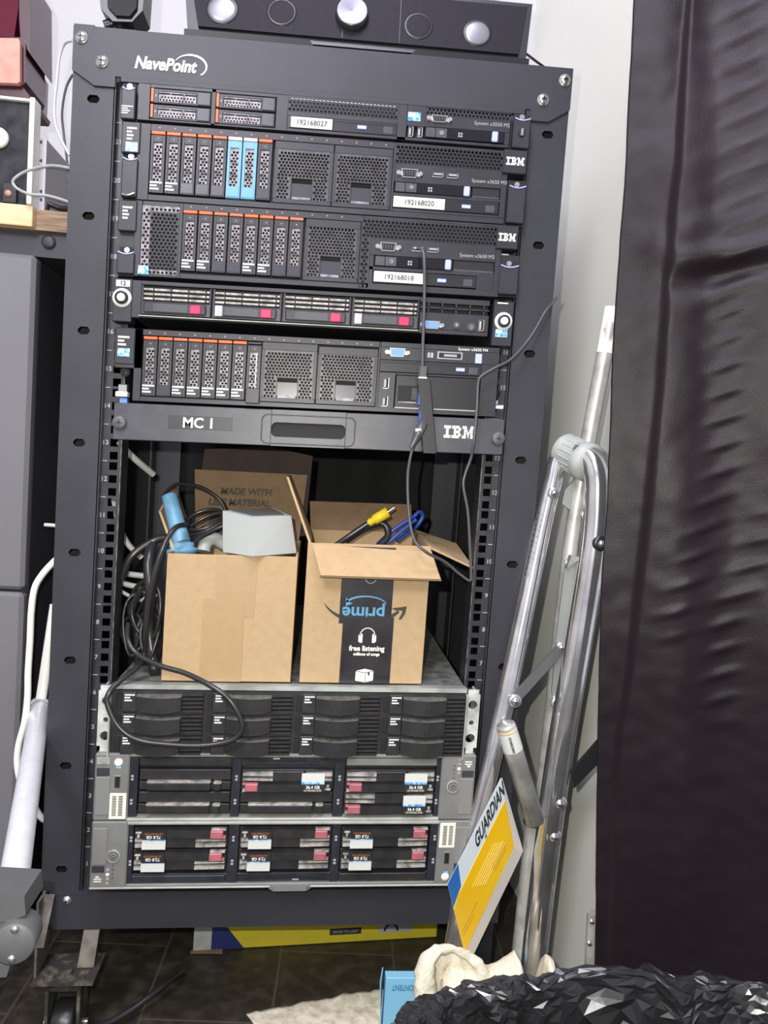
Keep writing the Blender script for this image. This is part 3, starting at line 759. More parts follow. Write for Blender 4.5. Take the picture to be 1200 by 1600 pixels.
mb = MB().mat(M['steel']).box(-228,-217,-14,-2,613,626,.8).mat(M['white']).box(-230,-216,-17,-4,611,617,.5).mat(M['vgab']).box(-226,-217,-12,-3,603,610,.5)
part('cage_nut', mb, sv, 'pale cage nut with blue clip')
screw(234, 637, -2, 5, sv, 'plas')
mb = MB().mat(M['steel']).box(228,236,-14,-2,622,628,.8).mat(M['white']).box(229,242,-17,-4,617,621,.5).mat(M['vgab']).box(225,234,-12,-3,608,615,.5)
mb.mat(M['steel']).box(225,240,-16,-14,602.5,604).box(239,241,-16,-14,588,604)
part('cage_nut', mb, sv, 'pale cage nut with blue clip')

# ------------------------------------------------------------------ keyboard drawer
sv = thing('keyboard_drawer', 'dark grey slim rack drawer marked MC 1 with a long finger slot', 'drawer', (0, -20, 559))
mb = MB().mat(M['plas2']).box(-215,230,YF+7,480,561,601,.6); part('drawer_tray', mb, sv)
# face with a rounded recess
mb = MB().mat(M['plas2'])
gx0, gx1, gz0, gz1 = -42.5, 46.5, 570.5, 588
mb.box(-227.5,gx0,YF,YF+7,559.5,603,.8).box(gx1,242,YF,YF+7,559.5,603,.8).box(gx0,gx1,YF,YF+7,gz1,603).box(gx0,gx1,YF,YF+7,559.5,gz0)
for cx, sx in ((gx0, 1), (gx1, -1)):
    for cz, sz in ((gz0, 1), (gz1, -1)):
        R_ = 6; pl = [(cx, cz)] + [(cx+sx*R_*(1-math.sin(a)), cz+sz*R_*(1-math.cos(a))) for a in [PI/2*k/5 for k in range(6)]]
        mb.prism(pl, YF, YF+7)
part('drawer_front', mb, sv)
mb = MB().mat(M['dark']).box(gx0-1,gx1+1,YF+4,YF+6.5,gz0-1,gz1+1)
part('finger_slot', mb, sv)
mb = MB().mat(M['plas2'])
ring = []
def rr(x0,x1,z0,z1,R_,n=6):
    o = []
    for cx, cz, a0 in ((x1-R_,z1-R_,0),(x0+R_,z1-R_,90),(x0+R_,z0+R_,180),(x1-R_,z0+R_,270)):
        for k in range(n+1):
            a = math.radians(a0+90*k/n); o.append((cx+R_*math.cos(a), cz+R_*math.sin(a)))
    return o
ring = rr(-54,58,562.5,597,7)
mb.tube([(x,YF-.2,z) for x, z in ring+ring[:1]], .8, n=6)
part('slot_surround', mb, sv)
mb = MB().mat(M['plas']).box(-164,-89,YF-.5,YF,575.5,591,.2).mat(M['lab']).text('MC 1', -147.5, 577.2, 11.8, YF-.7, bold=.45)
part('name_plate', mb, sv, 'dark plate printed MC 1')
mb = MB(); ibm(mb, 167, 577.5, 38, 15.5, YF-.2, 'cream'); part('logo_letters', mb, sv)
for x in (-220, 235): 
    mb = MB().mat(M['joint']).lathe((x,YF,579.5),(0,-1,0),[(0,8.5),(4,8.2),(5,7),(5.5,3),(5.6,0.01)],n=20).mat(M['plas2']).box(x-4,x+4,YF-6.2,YF-5.4,578.7,580.3).box(x-.8,x+.8,YF-6.2,YF-5.4,575.5,583.5)
    part('thumb_screw', mb, sv)

# ------------------------------------------------------------------ twelve-bay storage shelf
YS = -45.0
sv = thing('storage_server', 'black storage server with twelve curved drive handles and pale zinc ears, carrying both cardboard boxes', 'server', (0, -20, 180))
mb = MB().mat(M['galv']).box(-212,218,YS+2,470,180,262,.5); part('chassis', mb, sv)
mb = MB().mat(M['galvtop']).box(-212,218,YS+14,470,262,266,.5).mat(M['galv']).hull8([(-212,YS-1,262),(218,YS-1,262),(218,YS-1,268.5),(-212,YS-1,268.5)],[(-212,YS+16,263),(218,YS+16,263),(218,YS+16,267),(-212,YS+16,267)])
part('top_plate', mb, sv, 'dusty galvanised top plate')
def sbay():
    mb = MB().mat(M['dark']).box(0,104,YS+1,YS+4,0,25.5).mat(M['bayblk'])
    mb.mat(M['dark']).box(1,7,YS-3,YS-2,4,22)
    mb.mat(M['bayblk']).box(8,25,YS-5,YS-2,1,25,.8)
    for k in range(5):      # ribbed cooling fins to the right of the handle
        mb.hull8([(78,YS-6,1.2+k*5),(103,YS-7,2+k*5),(103,YS-7,4.8+k*5),(78,YS-6,4.2+k*5)],[(78,YS-2,1.2+k*5),(103,YS-2,2+k*5),(103,YS-2,4.8+k*5),(78,YS-2,4.2+k*5)])
    return mb
def shandle():
    mb = MB().mat(M['bayblk'])
    n = 10; top = []; 
    for k in range(n):
        x0 = 25+53*k/n; x1 = 25+53*(k+1)/n
        d0 = 9+7*math.sin(PI*(k/n)*.9); d1 = 9+7*math.sin(PI*((k+1)/n)*.9)
        b0 = 4.6-2.2*math.sin(PI*k/n); b1 = 4.6-2.2*math.sin(PI*(k+1)/n)
        mb.mat(M['bayblk']).hull8([(x0,YS-d0,b0),(x1,YS-d1,b1),(x1,YS-d1,21.3),(x0,YS-d0,21.3)],[(x0,YS-d0+5,b0),(x1,YS-d1+5,b1),(x1,YS-d1+5,21.3),(x0,YS-d0+5,21.3)])
        mb.mat(M['dusttop']).hull8([(x0,YS-d0,21.3),(x1,YS-d1,21.3),(x1,YS-d1+6,22.6),(x0,YS-d0+6,22.6)],[(x0,YS-2,21.3),(x1,YS-2,21.3),(x1,YS-2,22.6),(x0,YS-2,22.6)])
    return mb
def sprint():
    mb = MB(); scribble(mb, 11, 23, 13, 23, YS-5.1, 3, 'white'); return mb
for c in range(4):
    for r in range(3):
        o = cpart('drive_bay', 'sb', sbay, sv, -206+106.5*c, 235.3-26.3*r)
        cpart('bay_handle', 'sh', shandle, o, 0, 0); cpart('capacity_print', ('sp', (c+r) % 3), sprint, o, 0, 0)
part('front_frame', MB().mat(M['bayblk']).box(-212,218,YS-1,YS+1.5,180,263).mat(M['galv']).box(-212.6,-210.6,YS-7,YS+4,180,262).box(216.6,218.6,YS-7,YS+4,180,262), sv)
for s_, x0, x1 in ((-1,-227,-208),(1,218.5,236)):
    mb = MB().mat(M['earm']); c = (x0+x1)/2-1.5*s_*0
    holes = [(247,5.6),(224,3.2),(204,6)]
    prev = 192
    for hz, hr in reversed(holes):
        mb.box(x0,x1,YS+2,YS+5,prev,hz-hr); mb.box(x0,c-hr,YS+2,YS+5,hz-hr,hz+hr); mb.box(c+hr,x1,YS+2,YS+5,hz-hr,hz+hr)
        for sx in (-1,1):
            for sz in (-1,1):
                for q in range(3):
                    a0=PI/2*q/3; a1=PI/2*(q+1)/3
                    mb.prism([(c+sx*hr,hz+sz*hr),(c+sx*hr*math.cos(a0),hz+sz*hr*math.sin(a0)),(c+sx*hr*math.cos(a1),hz+sz*hr*math.sin(a1))],YS+2,YS+5)
        prev = hz+hr
    mb.box(x0,x1,YS+2,YS+5,prev,260)
    mb.box(x0+4,x1-4,YS+2,YS+5,184,192).box(x0+2,x1-2,YS+2,YS+5,260,266).box(min(x0 if s_<0 else x1-2, 999), (x0+2 if s_<0 else x1),YS+5,0,192,258)
    part('mounting_ear', mb, sv, 'pale zinc ear with three holes')

# ------------------------------------------------------------------ the two grey disk servers (the lower one mounted upside down)
def hp(label, zc, flip, bays, ident):
    H = 41.5
    sv = thing('disk_server', label, 'server', (4.5, -30, zc), None)
    s_ = -1 if flip else 1
    Y = -50.0
    T = Matrix(((s_,0,0,4.5),(0,1,0,0),(0,0,s_,zc),(0,0,0,1)))
    def B(): b = MB(); b.M = T; return b
    part('chassis', B().mat(M['hpblue']).box(-216,216,Y+12,430,-H+1,H-1), sv)
    mb = B().mat(M['hpgray'])
    mb.box(-230.5,-190,Y,Y+16,-H,H,1.5); mb.box(188,231,Y,Y+16,-H,H,1.5); mb.box(-190,188,Y,Y+14,H-4,H,.8)
    mb.mat(M['hprail']).box(-191,189,Y-2,Y+12,-H-.5,-H+3.6,1)
    if flip: mb.mat(M['hprail']).box(-230,231,Y-1.5,Y+5,H-1,H+1.2,.6).mat(M['hpgray']).hull8([(-30,Y-6,H-2),(10,Y-6,H-2),(10,Y-6,H+3),(-30,Y-6,H+3)],[(-36,Y,H-2),(16,Y,H-2),(16,Y,H+3),(-36,Y,H+3)])
    part('front_frame', mb, sv, 'grey front frame')
    mb = B().mat(M['hpblue'])
    for x0, x1 in ((-190,-180),(-68.5,-58),(56,68.5),(182,188)): mb.box(x0,x1,Y+2,Y+14,-H+3,H-4,.5)
    mb.box(-180,182,Y+4,Y+14,H-15,H-4,.5)
    mb.mat(M['grayprint'])
    for x in (-186.5,-63,62.5,184.5):
        for z in (8,-22): mb.box(x-1.5,x+1.5,Y+1.6,Y+2,z,z+2.6).box(x-1.5,x+1.5,Y+1.6,Y+2,z+4,z+6.6)
    part('bay_frame', mb, sv)
    # media strip above the bays
    mb = B().mat(M['hpgray' if not flip else 'hpblue']).box(70,182,Y+1,Y+6,H-14,H-5.5,.6).mat(M['dark']).box(-40,20,Y+3.4,Y+4,H-10,H-8).box(-57,-44,Y+3.4,Y+4,H-8,H-6).box(38,48,Y+3.4,Y+4,H-9,H-6)
    mb.mat(M['bayblk']).box(-178,-70,Y+1,Y+6,H-15,H-5.5,.6).mat(M['grayprint']).box(-20,-12,Y+3.5,Y+4,H-7.5,H-5.8)
    part('media_strip', mb, sv)
    # left block: badge, door, usb, sticker
    mb = B().mat(M['hprail']).box(-228,-213,Y-1.2,Y,H-13,H-4.5,.4).mat(M['ink'])
    mb.lathe((-220.5,Y-1.3,H-8.7),(0,-1,0),[(0,3.8),(.5,3.8)],n=20)
    mb.mat(M['hprail']).text('hp', -220.5, H-10.6, 3.6, Y-1.9, shear=.3, align='CENTER', bold=.1)
    part('maker_badge', mb, sv, 'small silver badge with two letters')
    part('side_door', B().mat(M['hpdoor']).box(-228.5,-211.5,Y-1.4,Y,-34,13,.6).mat(M['cabs']).box(-228,-213,Y-.5,Y,14,24,.4), sv)
    mb = B().mat(M['white']).lathe((-203,Y,H-10.5),(0,-1,0),[(0,5),(.8,5),(1.6,3.6),(1.8,.01)],n=20).mat(M['stick']).box(-206,-200,Y-.6,Y,H-17.5,H-16)
    part('round_badge', mb, sv, 'white oval badge')
    part('usb_port', B().mat(M['steel']).box(-207,-199.5,Y-.6,Y,-1,14.5,.2).mat(M['dark']).box(-206,-200.5,Y-.8,Y-.6,0,13.5), sv)
    mb = B().mat(M['cream']).box(-211.5,-192,Y-.5,Y,-39,-7,.1).mat(M['ink'])
    for q in range(13): mb.box(-208.5,-203.5,Y-.7,Y-.5,-35+q*1.95,-34+q*1.95).box(-201,-196,Y-.7,Y-.5,-35+q*1.95,-33.9+q*1.95)
    part('barcode_sticker', mb, sv, 'cream barcode sticker')
    # right block: power button, lights, door
    part('side_door', B().mat(M['hpdoor']).box(212,229,Y-1.4,Y,-34,12,.6).mat(M['cabs']).box(214,229,Y-.5,Y,13.5,22,.4), sv)
    mb = B().mat(M['hprail']).lathe((204,Y,1.5),(0,-1,0),[(0,8),(1.5,8),(1.8,6.8),(1.2,6.6)],n=24).mat(M['hpdoor']).cyl((204,Y,1.5),(204,Y-2.2,1.5),4.8,n=20).mat(M['ink']).lathe((204,Y-2.3,1.5),(0,-1,0),[(0,2.9),(.2,2.9),(.2,2.2),(0,2.2)],n=16).box(203.6,204.4,Y-2.6,Y-2.2,1.5,4.6)
    part('power_button', mb, sv)
    mb = B().mat(M['hprail'])
    for q in range(4): mb.box(208,212,Y-.7,Y,17+q*5.6,20.6+q*5.6,.3).mat(M['white' if q < 1 else 'hprail'])
    mb.mat(M['joint'])
    for q in range(4): mb.cyl((204,Y,13+q*5.2),(204,Y-.7,13+q*5.2),1.1,n=8)
    mb.mat(M['cream']); mb.box(217,226,Y-.3,Y,H-9,H-7.6).box(217,226,Y-.3,Y,H-12,H-10.6).box(220,224,Y-.3,Y,H-15,H-13)
    part('status_lights', mb, sv)
    # bays
    for c in range(3):
        x = (-178.5, -57, 69.5)[c]; Wd = (109, 112, 112)[c]
        for r in range(2):
            z = -4 - r*28.0
            kind = bays[c][r]
            mb = B()
            if kind == 0:       # blank filler with a latch
                mb.mat(M['bayblk']).box(x,x+Wd,Y+3,Y+14,z+12,z+25,.8).box(x,x+Wd,Y+3,Y+14,z,z+10,.6)
                mb.mat(M['bayblk']).box(x+10,x+Wd-24,Y-3,Y+6,z+1,z+10.5,.8).box(x+Wd-20,x+Wd-12,Y-3,Y+4,z+1,z+10,.8)
                mb.mat(M['fin']).box(x+10,x+Wd-24,Y-2.4,Y+5,z+10.3,z+12,.3).box(x+Wd-20,x+Wd-11,Y-3,Y+4,z+9.6,z+11.4,.3)
                part('drive_blank', mb, sv)
                continue
            mb.mat(M['bayblk']).box(x,x+Wd,Y+4,Y+14,z,z+25,.6)
            mb.mat(M['fin'])
            for (a, b) in ((2, 38), (Wd-34, Wd-2)):
                for q, th in ((12.5,3.0),(18.2,4.6)):
                    mb.hull8([(x+a,Y-1,z+q+.8),(x+b,Y-1,z+q+.2),(x+b,Y-1,z+q+th),(x+a,Y-1,z+q+th-.8)],[(x+a,Y+6,z+q+.8),(x+b,Y+6,z+q+.2),(x+b,Y+6,z+q+th),(x+a,Y+6,z+q+th-.8)])
            mb.mat(M['bayblk']).box(x+38,x+Wd-36,Y,Y+6,z+11.5,z+24,.8)
            o = part('drive_bay', mb, sv)
            mb = B().mat(M['bayblk']).hull8([(x+20,Y-5,z),(x+Wd-3,Y-2,z),(x+Wd-3,Y-2,z+9),(x+20,Y-5,z+9.5)],[(x+20,Y+4,z),(x+Wd-3,Y+4,z),(x+Wd-3,Y+4,z+9),(x+20,Y+4,z+9.5)])
            mb.mat(M['fin']).box(x+Wd-10,x+Wd-3,Y-4,Y,z+2,z+4,.3).box(x+Wd-8,x+Wd-5,Y-4,Y,z+5,z+9,.3).box(x+2,x+20,Y-2,Y+4,z-.6,z+1.5,.3)
            part('drive_lever', mb, o)
            part('release_button', B().mat(M['rose']).box(x+5,x+21,Y-5.5,Y+2,z+.5,z+10.5,1.2).box(x+2,x+6,Y-4,Y+2,z+8,z+11,.8), o, 'dusty rose release button')
            dark = (kind == 2)
            mb = B().mat(M['lab']).box(x+Wd-39,x+Wd-11,Y-4.2,Y-3.6,z+12.6,z+23.6,.1).mat(M['stick' if not dark else 'navy']).box(x+Wd-39,x+Wd-11,Y-4.3,Y-3.6,z+10.2,z+12.6)
            mb.mat(M['bayblk']).box(x+Wd-39,x+Wd-11,Y-6,Y-3.6,z+.5,z+10.2)
            t = {'a':'36.4 GB','b':'72.8 GB'}[ident]
            mb.mat(M['white' if not flip else 'cream']).text(t, x+Wd-25 if not flip else x+Wd-25, z+5.4, 3.6, Y-6.3, align='CENTER', bold=.06)
            mb.mat(M['cream' if not flip else 'rust']).text('ULTRA320 SCSI', x+Wd-25, z+2, 2.2, Y-6.3, align='CENTER')
            part('drive_label', mb, o, 'white drive label')
    return sv
hp('grey framed disk server, upright, with two drives in its right column', 143.6, False, [[0,0],[1,0],[1,1]], 'a')
hp('grey framed disk server at the bottom of the rack, mounted upside down with six drives', 59.5, True, [[1,1],[1,1],[2,1]], 'b')

# ------------------------------------------------------------------ cardboard boxes standing on the storage server
def carton(x0, x1, y0, y1, z0, z1, t=3, lean=0):
    mb = MB().mat(M['card']).box(x0,x1,y0,y0+t,z0,z1,.5).box(x0,x0+t,y0+t,y1,z0,z1).box(x1-t,x1,y0+t,y1,z0,z1).box(x0,x1,y1-t,y1,z0,z1)
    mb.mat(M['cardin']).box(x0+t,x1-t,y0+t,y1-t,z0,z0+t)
    return mb
T0 = 268.6
bl = thing('cardboard_box', 'plain cardboard box holding a light blue tool and coiled cables', 'box', (-80, 60, T0))
part('box_body', carton(-157.5,-1.0,-29,150,T0,425), bl)
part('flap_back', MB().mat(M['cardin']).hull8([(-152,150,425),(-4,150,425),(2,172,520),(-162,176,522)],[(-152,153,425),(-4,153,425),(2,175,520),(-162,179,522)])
     .mat(M['smile']).text('MADE WITH', -122, 488, 9.2, 165.5, bold=.35, shear=.1, th=6).text('LESS MATERIAL', -138, 472, 9.2, 161.5, bold=.35, shear=.1, th=6).box(-134,-114,154,158,441,460), bl, 'rear flap with black lettering')
part('shaded_sheet', MB().mat(M['cardshade']).hull8([(-158,168,430),(4,165,430),(8,178,548),(-60,190,560),(-150,182,552)],[(-158,171,430),(4,168,430),(8,181,548),(-60,193,560),(-150,185,552)]), bl, 'sheet behind the flap, its brown darkened to paint the drawer shadow')
part('flap_left', MB().mat(M['card']).hull8([(-157,0,425),(-157,140,425),(-186,150,500),(-184,40,470)],[(-154,0,425),(-154,140,425),(-183,150,500),(-181,40,470)]), bl)
mb = MB().mat(M['tape']).box(-99,-50,-29.5,-29,349,424).box(-112,-62,-29.8,-29,T0,372)
part('packing_tape', mb, bl, 'glossy brown tape strips')

br = thing('cardboard_box', 'cardboard box with black printed tape, a yellow plug sticking out of its top', 'box', (85, 60, T0))
bx0, bx1 = 10.0, 162.5
part('box_body', carton(bx0,bx1,-29,140,T0,443), br)
part('flap_front', MB().mat(M['card']).hull8([(16,-31,440),(163,-31,434),(172,-58,407),(28,-58,408)],[(16,-28,443),(163,-28,437),(174,-55,404),(26,-55,405)]), br)
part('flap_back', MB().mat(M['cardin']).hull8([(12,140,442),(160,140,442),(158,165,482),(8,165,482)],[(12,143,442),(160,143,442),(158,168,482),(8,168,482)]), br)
part('flap_left', MB().mat(M['card']).hull8([(12,-27,440),(12,120,440),(-24,130,520),(-22,-6,522)],[(15,-27,440),(15,120,440),(-21,130,520),(-19,-6,522)]), br)
part('flap_right', MB().mat(M['card']).hull8([(160,-24,440),(160,125,446),(222,120,428),(220,-14,414)],[(160,-24,443),(160,125,449),(222,120,431),(220,-14,417)]), br)
yb = -29.0
mb = MB().mat(M['btape']).box(54,118.5,yb-.5,yb,344,440).box(59,122,yb-.9,yb,T0+.5,352)
part('printed_tape', mb, br, 'black tape with blue and cream print')
mb = MB().mat(M['primeb'])
def arcband(mb, cx, cz, rx, rz, a0, a1, w0, w1, y, n=18):
    P = []
    for k in range(n+1):
        t = k/n; a = math.radians(a0+(a1-a0)*t); wd = w0+(w1-w0)*t
        nx, nz = math.cos(a)/rx, math.sin(a)/rz; l = math.hypot(nx, nz); nx/=l; nz/=l
        P.append((cx+rx*math.cos(a), cz+rz*math.sin(a), nx*wd/2, nz*wd/2))
    for k in range(n):
        a, b = P[k], P[k+1]
        mb.prism([(a[0]+a[2],a[1]+a[3]),(b[0]+b[2],b[1]+b[3]),(b[0]-b[2],b[1]-b[3]),(a[0]-a[2],a[1]-a[3])], y-.2, y)
arcband(mb, 86, 366.5, 26, 12, 15, 158, 1.0, 2.6, yb-.6)
mb.prism([(61,377),(61.5,366),(70,369.5),(66,370.5)], yb-.8, yb-.6)
mb.text('prime', 110.5, 364.5, 15.5, yb-.7, rot=PI, bold=.5, sx=1.02, th=.1)
part('tape_wordmark', mb, br, 'upside down light blue wordmark')
part('tape_overlap', MB().mat(M['btape']).box(59,122,yb-1.6,yb-.9,T0+.5,352.5), br)
mb = MB().mat(M['smile'])
arcband(mb, 82, 384, 52, 37, 205, 248, .8, 5.4, yb-.2); part('printed_smile', mb, br, 'dark printed curve'); mb = MB().mat(M['smile']); arcband(mb, 88, 384, 50, 38, 292, 322, 6.5, 3.4, yb-.2)
mb.prism([(118,364),(137,367),(136,358),(131,350),(128,350.5),(131.5,358),(132,361.5),(124,361.5)], yb-.3, yb)
part('printed_smile', mb, br, 'dark printed arrow')
mb = MB().mat(M['cream'])
yy = yb-1.7
arcband(mb, 90.5, 329, 9.2, 10, 0, 180, 1.1, 1.1, yy)
mb.prism([(79.5,322),(79.5,329.5),(81,331.5),(84.5,331.5),(84.5,320.5),(81.5,320.5)], yy-.2, yy).prism([(101.5,322),(101.5,329.5),(100,331.5),(96.5,331.5),(96.5,320.5),(99.5,320.5)], yy-.2, yy)
mb.text('free listening', 90.8, 310.3, 6.4, yy, align='CENTER', bold=.28, sx=.93, th=.1).text('millions of songs', 90.8, 304.4, 3.6, yy, align='CENTER', bold=.2, sx=.95, th=.1)
mb.prism([(79,284),(79,272.5),(91,270.5),(91,282)], yy-.2, yy).prism([(91.7,282),(91.7,270.5),(101,273),(101,284.5)], yy-.2, yy).prism([(79.4,284.8),(91,282.8),(100.6,285.2),(90,287.6)], yy-.2, yy)
mb.mat(M['smile']).prism([(94.2,283.2),(96.4,283.8),(96.4,278.8),(94.2,279.6)], yy-.4, yy-.2)
part('tape_print', mb, br, 'cream lettering and icons'); mb = MB()
mb.mat(M['grayprint']); arcband(mb, 90, 403, 7, 8, 180, 360, .9, .9, yb-.6)
part('tape_icon', mb, br)

# ------------------------------------------------------------------ things in and on the boxes
def place(pts, Y): return [RL(a, b, Y) for a, b in pts]
o = thing('light_grey_fixture', 'light grey tapered plastic housing lying on the rim of the plain cardboard box', 'device', (-50, 20, 425.5))
zb = 426.0
def q(px, py, Y): return RL(px, py, Y)
a0, a1, a2 = q(348,868,-8), q(395,869,-42), q(463,869,2)
b0, b1, b2 = q(348,798,-8), q(392,808,-36), q(455,806,2)
c0 = Vector((a0.x+62, 78, zb)); d0 = Vector((b0.x+58, 70, b0.z))
for v in (a0,a1,a2): v.z = zb
mb = MB().mat(M['lgray']).raw([a0,a1,a2,c0,b0,b1,b2,d0], [(0,1,5,4),(1,2,6,5),(2,3,7,6),(3,0,4,7),(0,3,2,1),(4,5,6,7)])
part('housing', mb, o)
f = lambda u, v: (b0+(b1-b0)*u+(b2-b1)*v*.98)
mid = (b0+b1+b2+d0)/4
ins = [p+(mid-p)*.22+Vector((0,0,.6)) for p in (b0,b1,b2,d0)]
part('lens_panel', MB().mat(M['lgray2']).raw(ins+[p+Vector((0,0,.8)) for p in ins], [(4,5,6,7),(0,1,5,4),(1,2,6,5),(2,3,7,6),(3,0,4,7)]), o, 'dark top panel')

o = thing('hand_tool', 'light blue plastic handle with a collar, leaning in the plain cardboard box', 'tool', (-140, 20, 430))
pa, pb = RL(264,773,40), RL(284,848,20)
part('handle', MB().mat(M['hblue']).lathe(pa, pb-pa, [(0,.01),(0,8),(1.5,10),(30,10.6),((pb-pa).length,11.5)], n=12), o)
pc = RL(285,872,16); dd = (pc-pb)
part('collar', MB().mat(M['hblue']).lathe(pb, dd, [(0,11.5),(1,15),(4,16),(7,14.5),(8,19),(14,19.5),(16,15),(24,11),(24,.01)], n=24), o)
part('pipe', MB().mat(M['lgray']).tube(smooth_path([RL(318,862,30),RL(322,848,35),RL(335,842,40),RL(350,850,45)]), 9, n=10), o)

mb = MB().mat(M['cable'])
for k in range(5):
    c = RL(318+k*3, 812+k*6, 60-k*8); pts = [(c.x+(24+2*k)*math.cos(t)+2*k, c.y+14*math.sin(t*1.0), c.z+(13+1.5*k)*math.sin(t+.5+k*.4)) for t in [2*PI*j/20 for j in range(21)]]
    mb.tube(pts, 2.6, n=7)
mb.tube(smooth_path([RL(255,775,90),RL(275,757,80),RL(310,760,70),RL(340,778,60),RL(352,800,55),RL(345,830,50)]), 2.4, n=7)
solo('coiled_cable', mb, 'black coiled cable heaped in the plain cardboard box beside the blue handle', 'cable', (-90, 60, 440))
o = thing('audio_cable', 'black cable with a yellow plug pointing up out of the taped box', 'cable', (60, 50, 440))
p0, p1 = RL(575,818,50), RL(606,800,50); p2 = RL(616,793,50)
part('plug', MB().mat(M['yplug']).lathe(p0, p1-p0, [(0,3.5),(3,5.5),(8,5),(10,7),((p1-p0).length,7.6),((p1-p0).length+.1,.01)], n=14).mat(M['steel']).cyl(p1, p2, 1.2, n=8), o, 'yellow plug')
part('cord', MB().mat(M['cable']).tube(smooth_path([p0, RL(560,828,50), RL(540,842,48), RL(515,860,40), RL(500,880,40)]), 4, n=8).tube(smooth_path([RL(540,845,52),RL(570,826,56),RL(598,818,60),RL(606,838,52),RL(585,860,40)]), 5, n=8), o)
solo('network_cable', MB().mat(M['bcable']).tube(smooth_path([RL(590,850,60),RL(615,828,62),RL(645,808,66),RL(655,800,70),RL(660,808,74),RL(648,825,70),RL(620,845,60)]), 2.8, n=8).tube(smooth_path([RL(602,852,50),RL(625,832,54),RL(650,812,60)]), 2.8, n=8), 'blue network cable looping out of the taped box', 'cable', (100, 60, 440))

# ------------------------------------------------------------------ cables on the rack front
def cable(name, label, pts, r, m, cat='cable', rack=True, world=False, group=None, n=8):
    P = [(PY if world else RL)(a, b, y) for a, b, y in pts]
    mb = MB().mat(M[m]).tube(smooth_path(P, 10), r, n=n)
    return solo(name, mb, label, cat, P[0], group, rack=not world)
cable('power_cable', 'black cable looping down in front of the storage server from beside the plain box', [(292,820,10),(275,824,-20),(258,848,-34),(243,890,-38),(232,940,-36),(227,990,-30),(226,1020,-10),(215,1042,-30),(190,1062,-50),(172,1080,-62),(168,1100,-66),(185,1135,-70),(215,1156,-72),(260,1163,-74),(310,1165,-76),(350,1160,-76),(372,1150,-76),(378,1130,-76),(360,1095,-72),(330,1072,-64),(290,1052,-50),(250,1040,-42),(215,1022,-30),(200,1000,-20),(200,975,0)], 3.3, 'cable')
mb = MB().mat(M['cable'])
random.seed(3)
for k in range(9):
    cx, cy = random.uniform(205,236), random.uniform(940,1005)
    c = RL(cx, cy, random.uniform(10,60)); ra = random.uniform(10,20); rb = random.uniform(22,48); ph = random.uniform(0,6)
    mb.tube([(c.x+ra*math.cos(t)+3*math.sin(2*t+ph), c.y+12*math.sin(t+ph), c.z+rb*math.sin(t)) for t in [2*PI*j/22 for j in range(23)]], random.uniform(2,3.2), n=6)
mb.tube(smooth_path([RL(238,850,40),RL(232,880,20),RL(235,930,10),RL(232,975,20),RL(240,1040,10),RL(243,1056,0)]), 7, n=8)
mb.tube(smooth_path([RL(190,905,30),RL(205,870,30),RL(240,845,40),RL(262,840,40)]), 5, n=8)
solo('cable_bundle', mb, 'tangled bundle of black power cables standing behind the left mounting rail', 'cables', (-175, 30, 268))
for i, (pts, lb) in enumerate([
    ([(186,690,200),(205,712,200),(240,742,220)], 'slanting down from the left rail just under the keyboard drawer'),
    ([(178,780,120),(186,820,110),(200,850,110),(222,872,110)], 'curving down from behind the left rail onto the cable bundle'),
    ([(175,888,90),(190,895,90),(225,900,90)], 'uppermost of three short ones left of the cable bundle'),
    ([(178,900,90),(195,912,90),(220,918,90)], 'middle one of three short ones left of the cable bundle'),
    ([(176,915,80),(200,930,80),(222,938,80),(232,925,80),(245,932,80)], 'lowest of three short ones, hooking round the cable bundle')]):
    cable('white_cable', 'dirty white cable '+lb, pts, (5,4,4,4,2.6)[i], 'wcable', group='white cables inside the rack')
cable('usb_cable', 'thin grey cable hanging from the port of the server labelled 192168018', [(652,388,-40),(660,391,-46),(663,410,-50),(663,470,-50),(661,530,-50),(660,575,-50)], 2.0, 'gcable')
hb = thing('usb_hub', 'black stick shaped port hub hanging in front of the keyboard drawer', 'hub', (140, -52, 560))
h0, h1 = RL(660,592,-52), RL(666,708,-52)
mb = MB().mat(M['black']).hull8([h0+Vector((-6,-6,0)),h0+Vector((8,-6,0)),h1+Vector((11,-6,0)),h1+Vector((-4,-6,0))],[h0+Vector((-6,8,0)),h0+Vector((8,8,0)),h1+Vector((11,8,0)),h1+Vector((-4,8,0))])
part('hub_body', mb, hb)
mb = MB()
for t in (.28,.5):
    p = h0.lerp(h1, t); mb.mat(M['bcable']).box(p.x-7.2,p.x-4.4,p.y-5,p.y+5,p.z-7,p.z+7,.4)
part('hub_ports', mb, hb, 'blue ports on the side')
part('plug', MB().mat(M['gcable']).box(h0.x-5,h0.x+5,-56,-46,h0.z,h0.z+15,1.5).mat(M['lab']).box(h0.x-5,h0.x+5,-56.6,-46,h0.z-2,h0.z+2,.4), hb, 'grey plug with a pale end')
p = RL(656,672,-58); p_ = RL(648,688,-60)
part('plug', MB().mat(M['gcable']).lathe(p, p_-p, [(-10,.01),(-10,6),(6,6),(8,5),(18,3.4),(24,2.2)], n=14).mat(M['lab']).box(p.x-6,p.x+1,-64,-60,p.z-2,p.z+1.5), hb, 'grey round plug')
cable('usb_cable', 'long grey cable hanging from the hub past the taped box to the right post', [(648,688,-60),(641,715,-58),(637,745,-56),(638,790,-56),(642,825,-58),(650,848,-64),(668,864,-66),(695,878,-50),(718,897,-44),(733,907,-42),(736,898,-42),(734,850,-42),(731,800,-42),(724,760,-42),(727,740,-42),(736,715,-44),(740,690,-50),(745,640,-50),(747,600,-50),(752,588,-50),(775,574,-50),(800,560,-44),(830,525,-30),(852,487,-24),(862,476,-18),(869,465,-6)], 1.8, 'gcable')

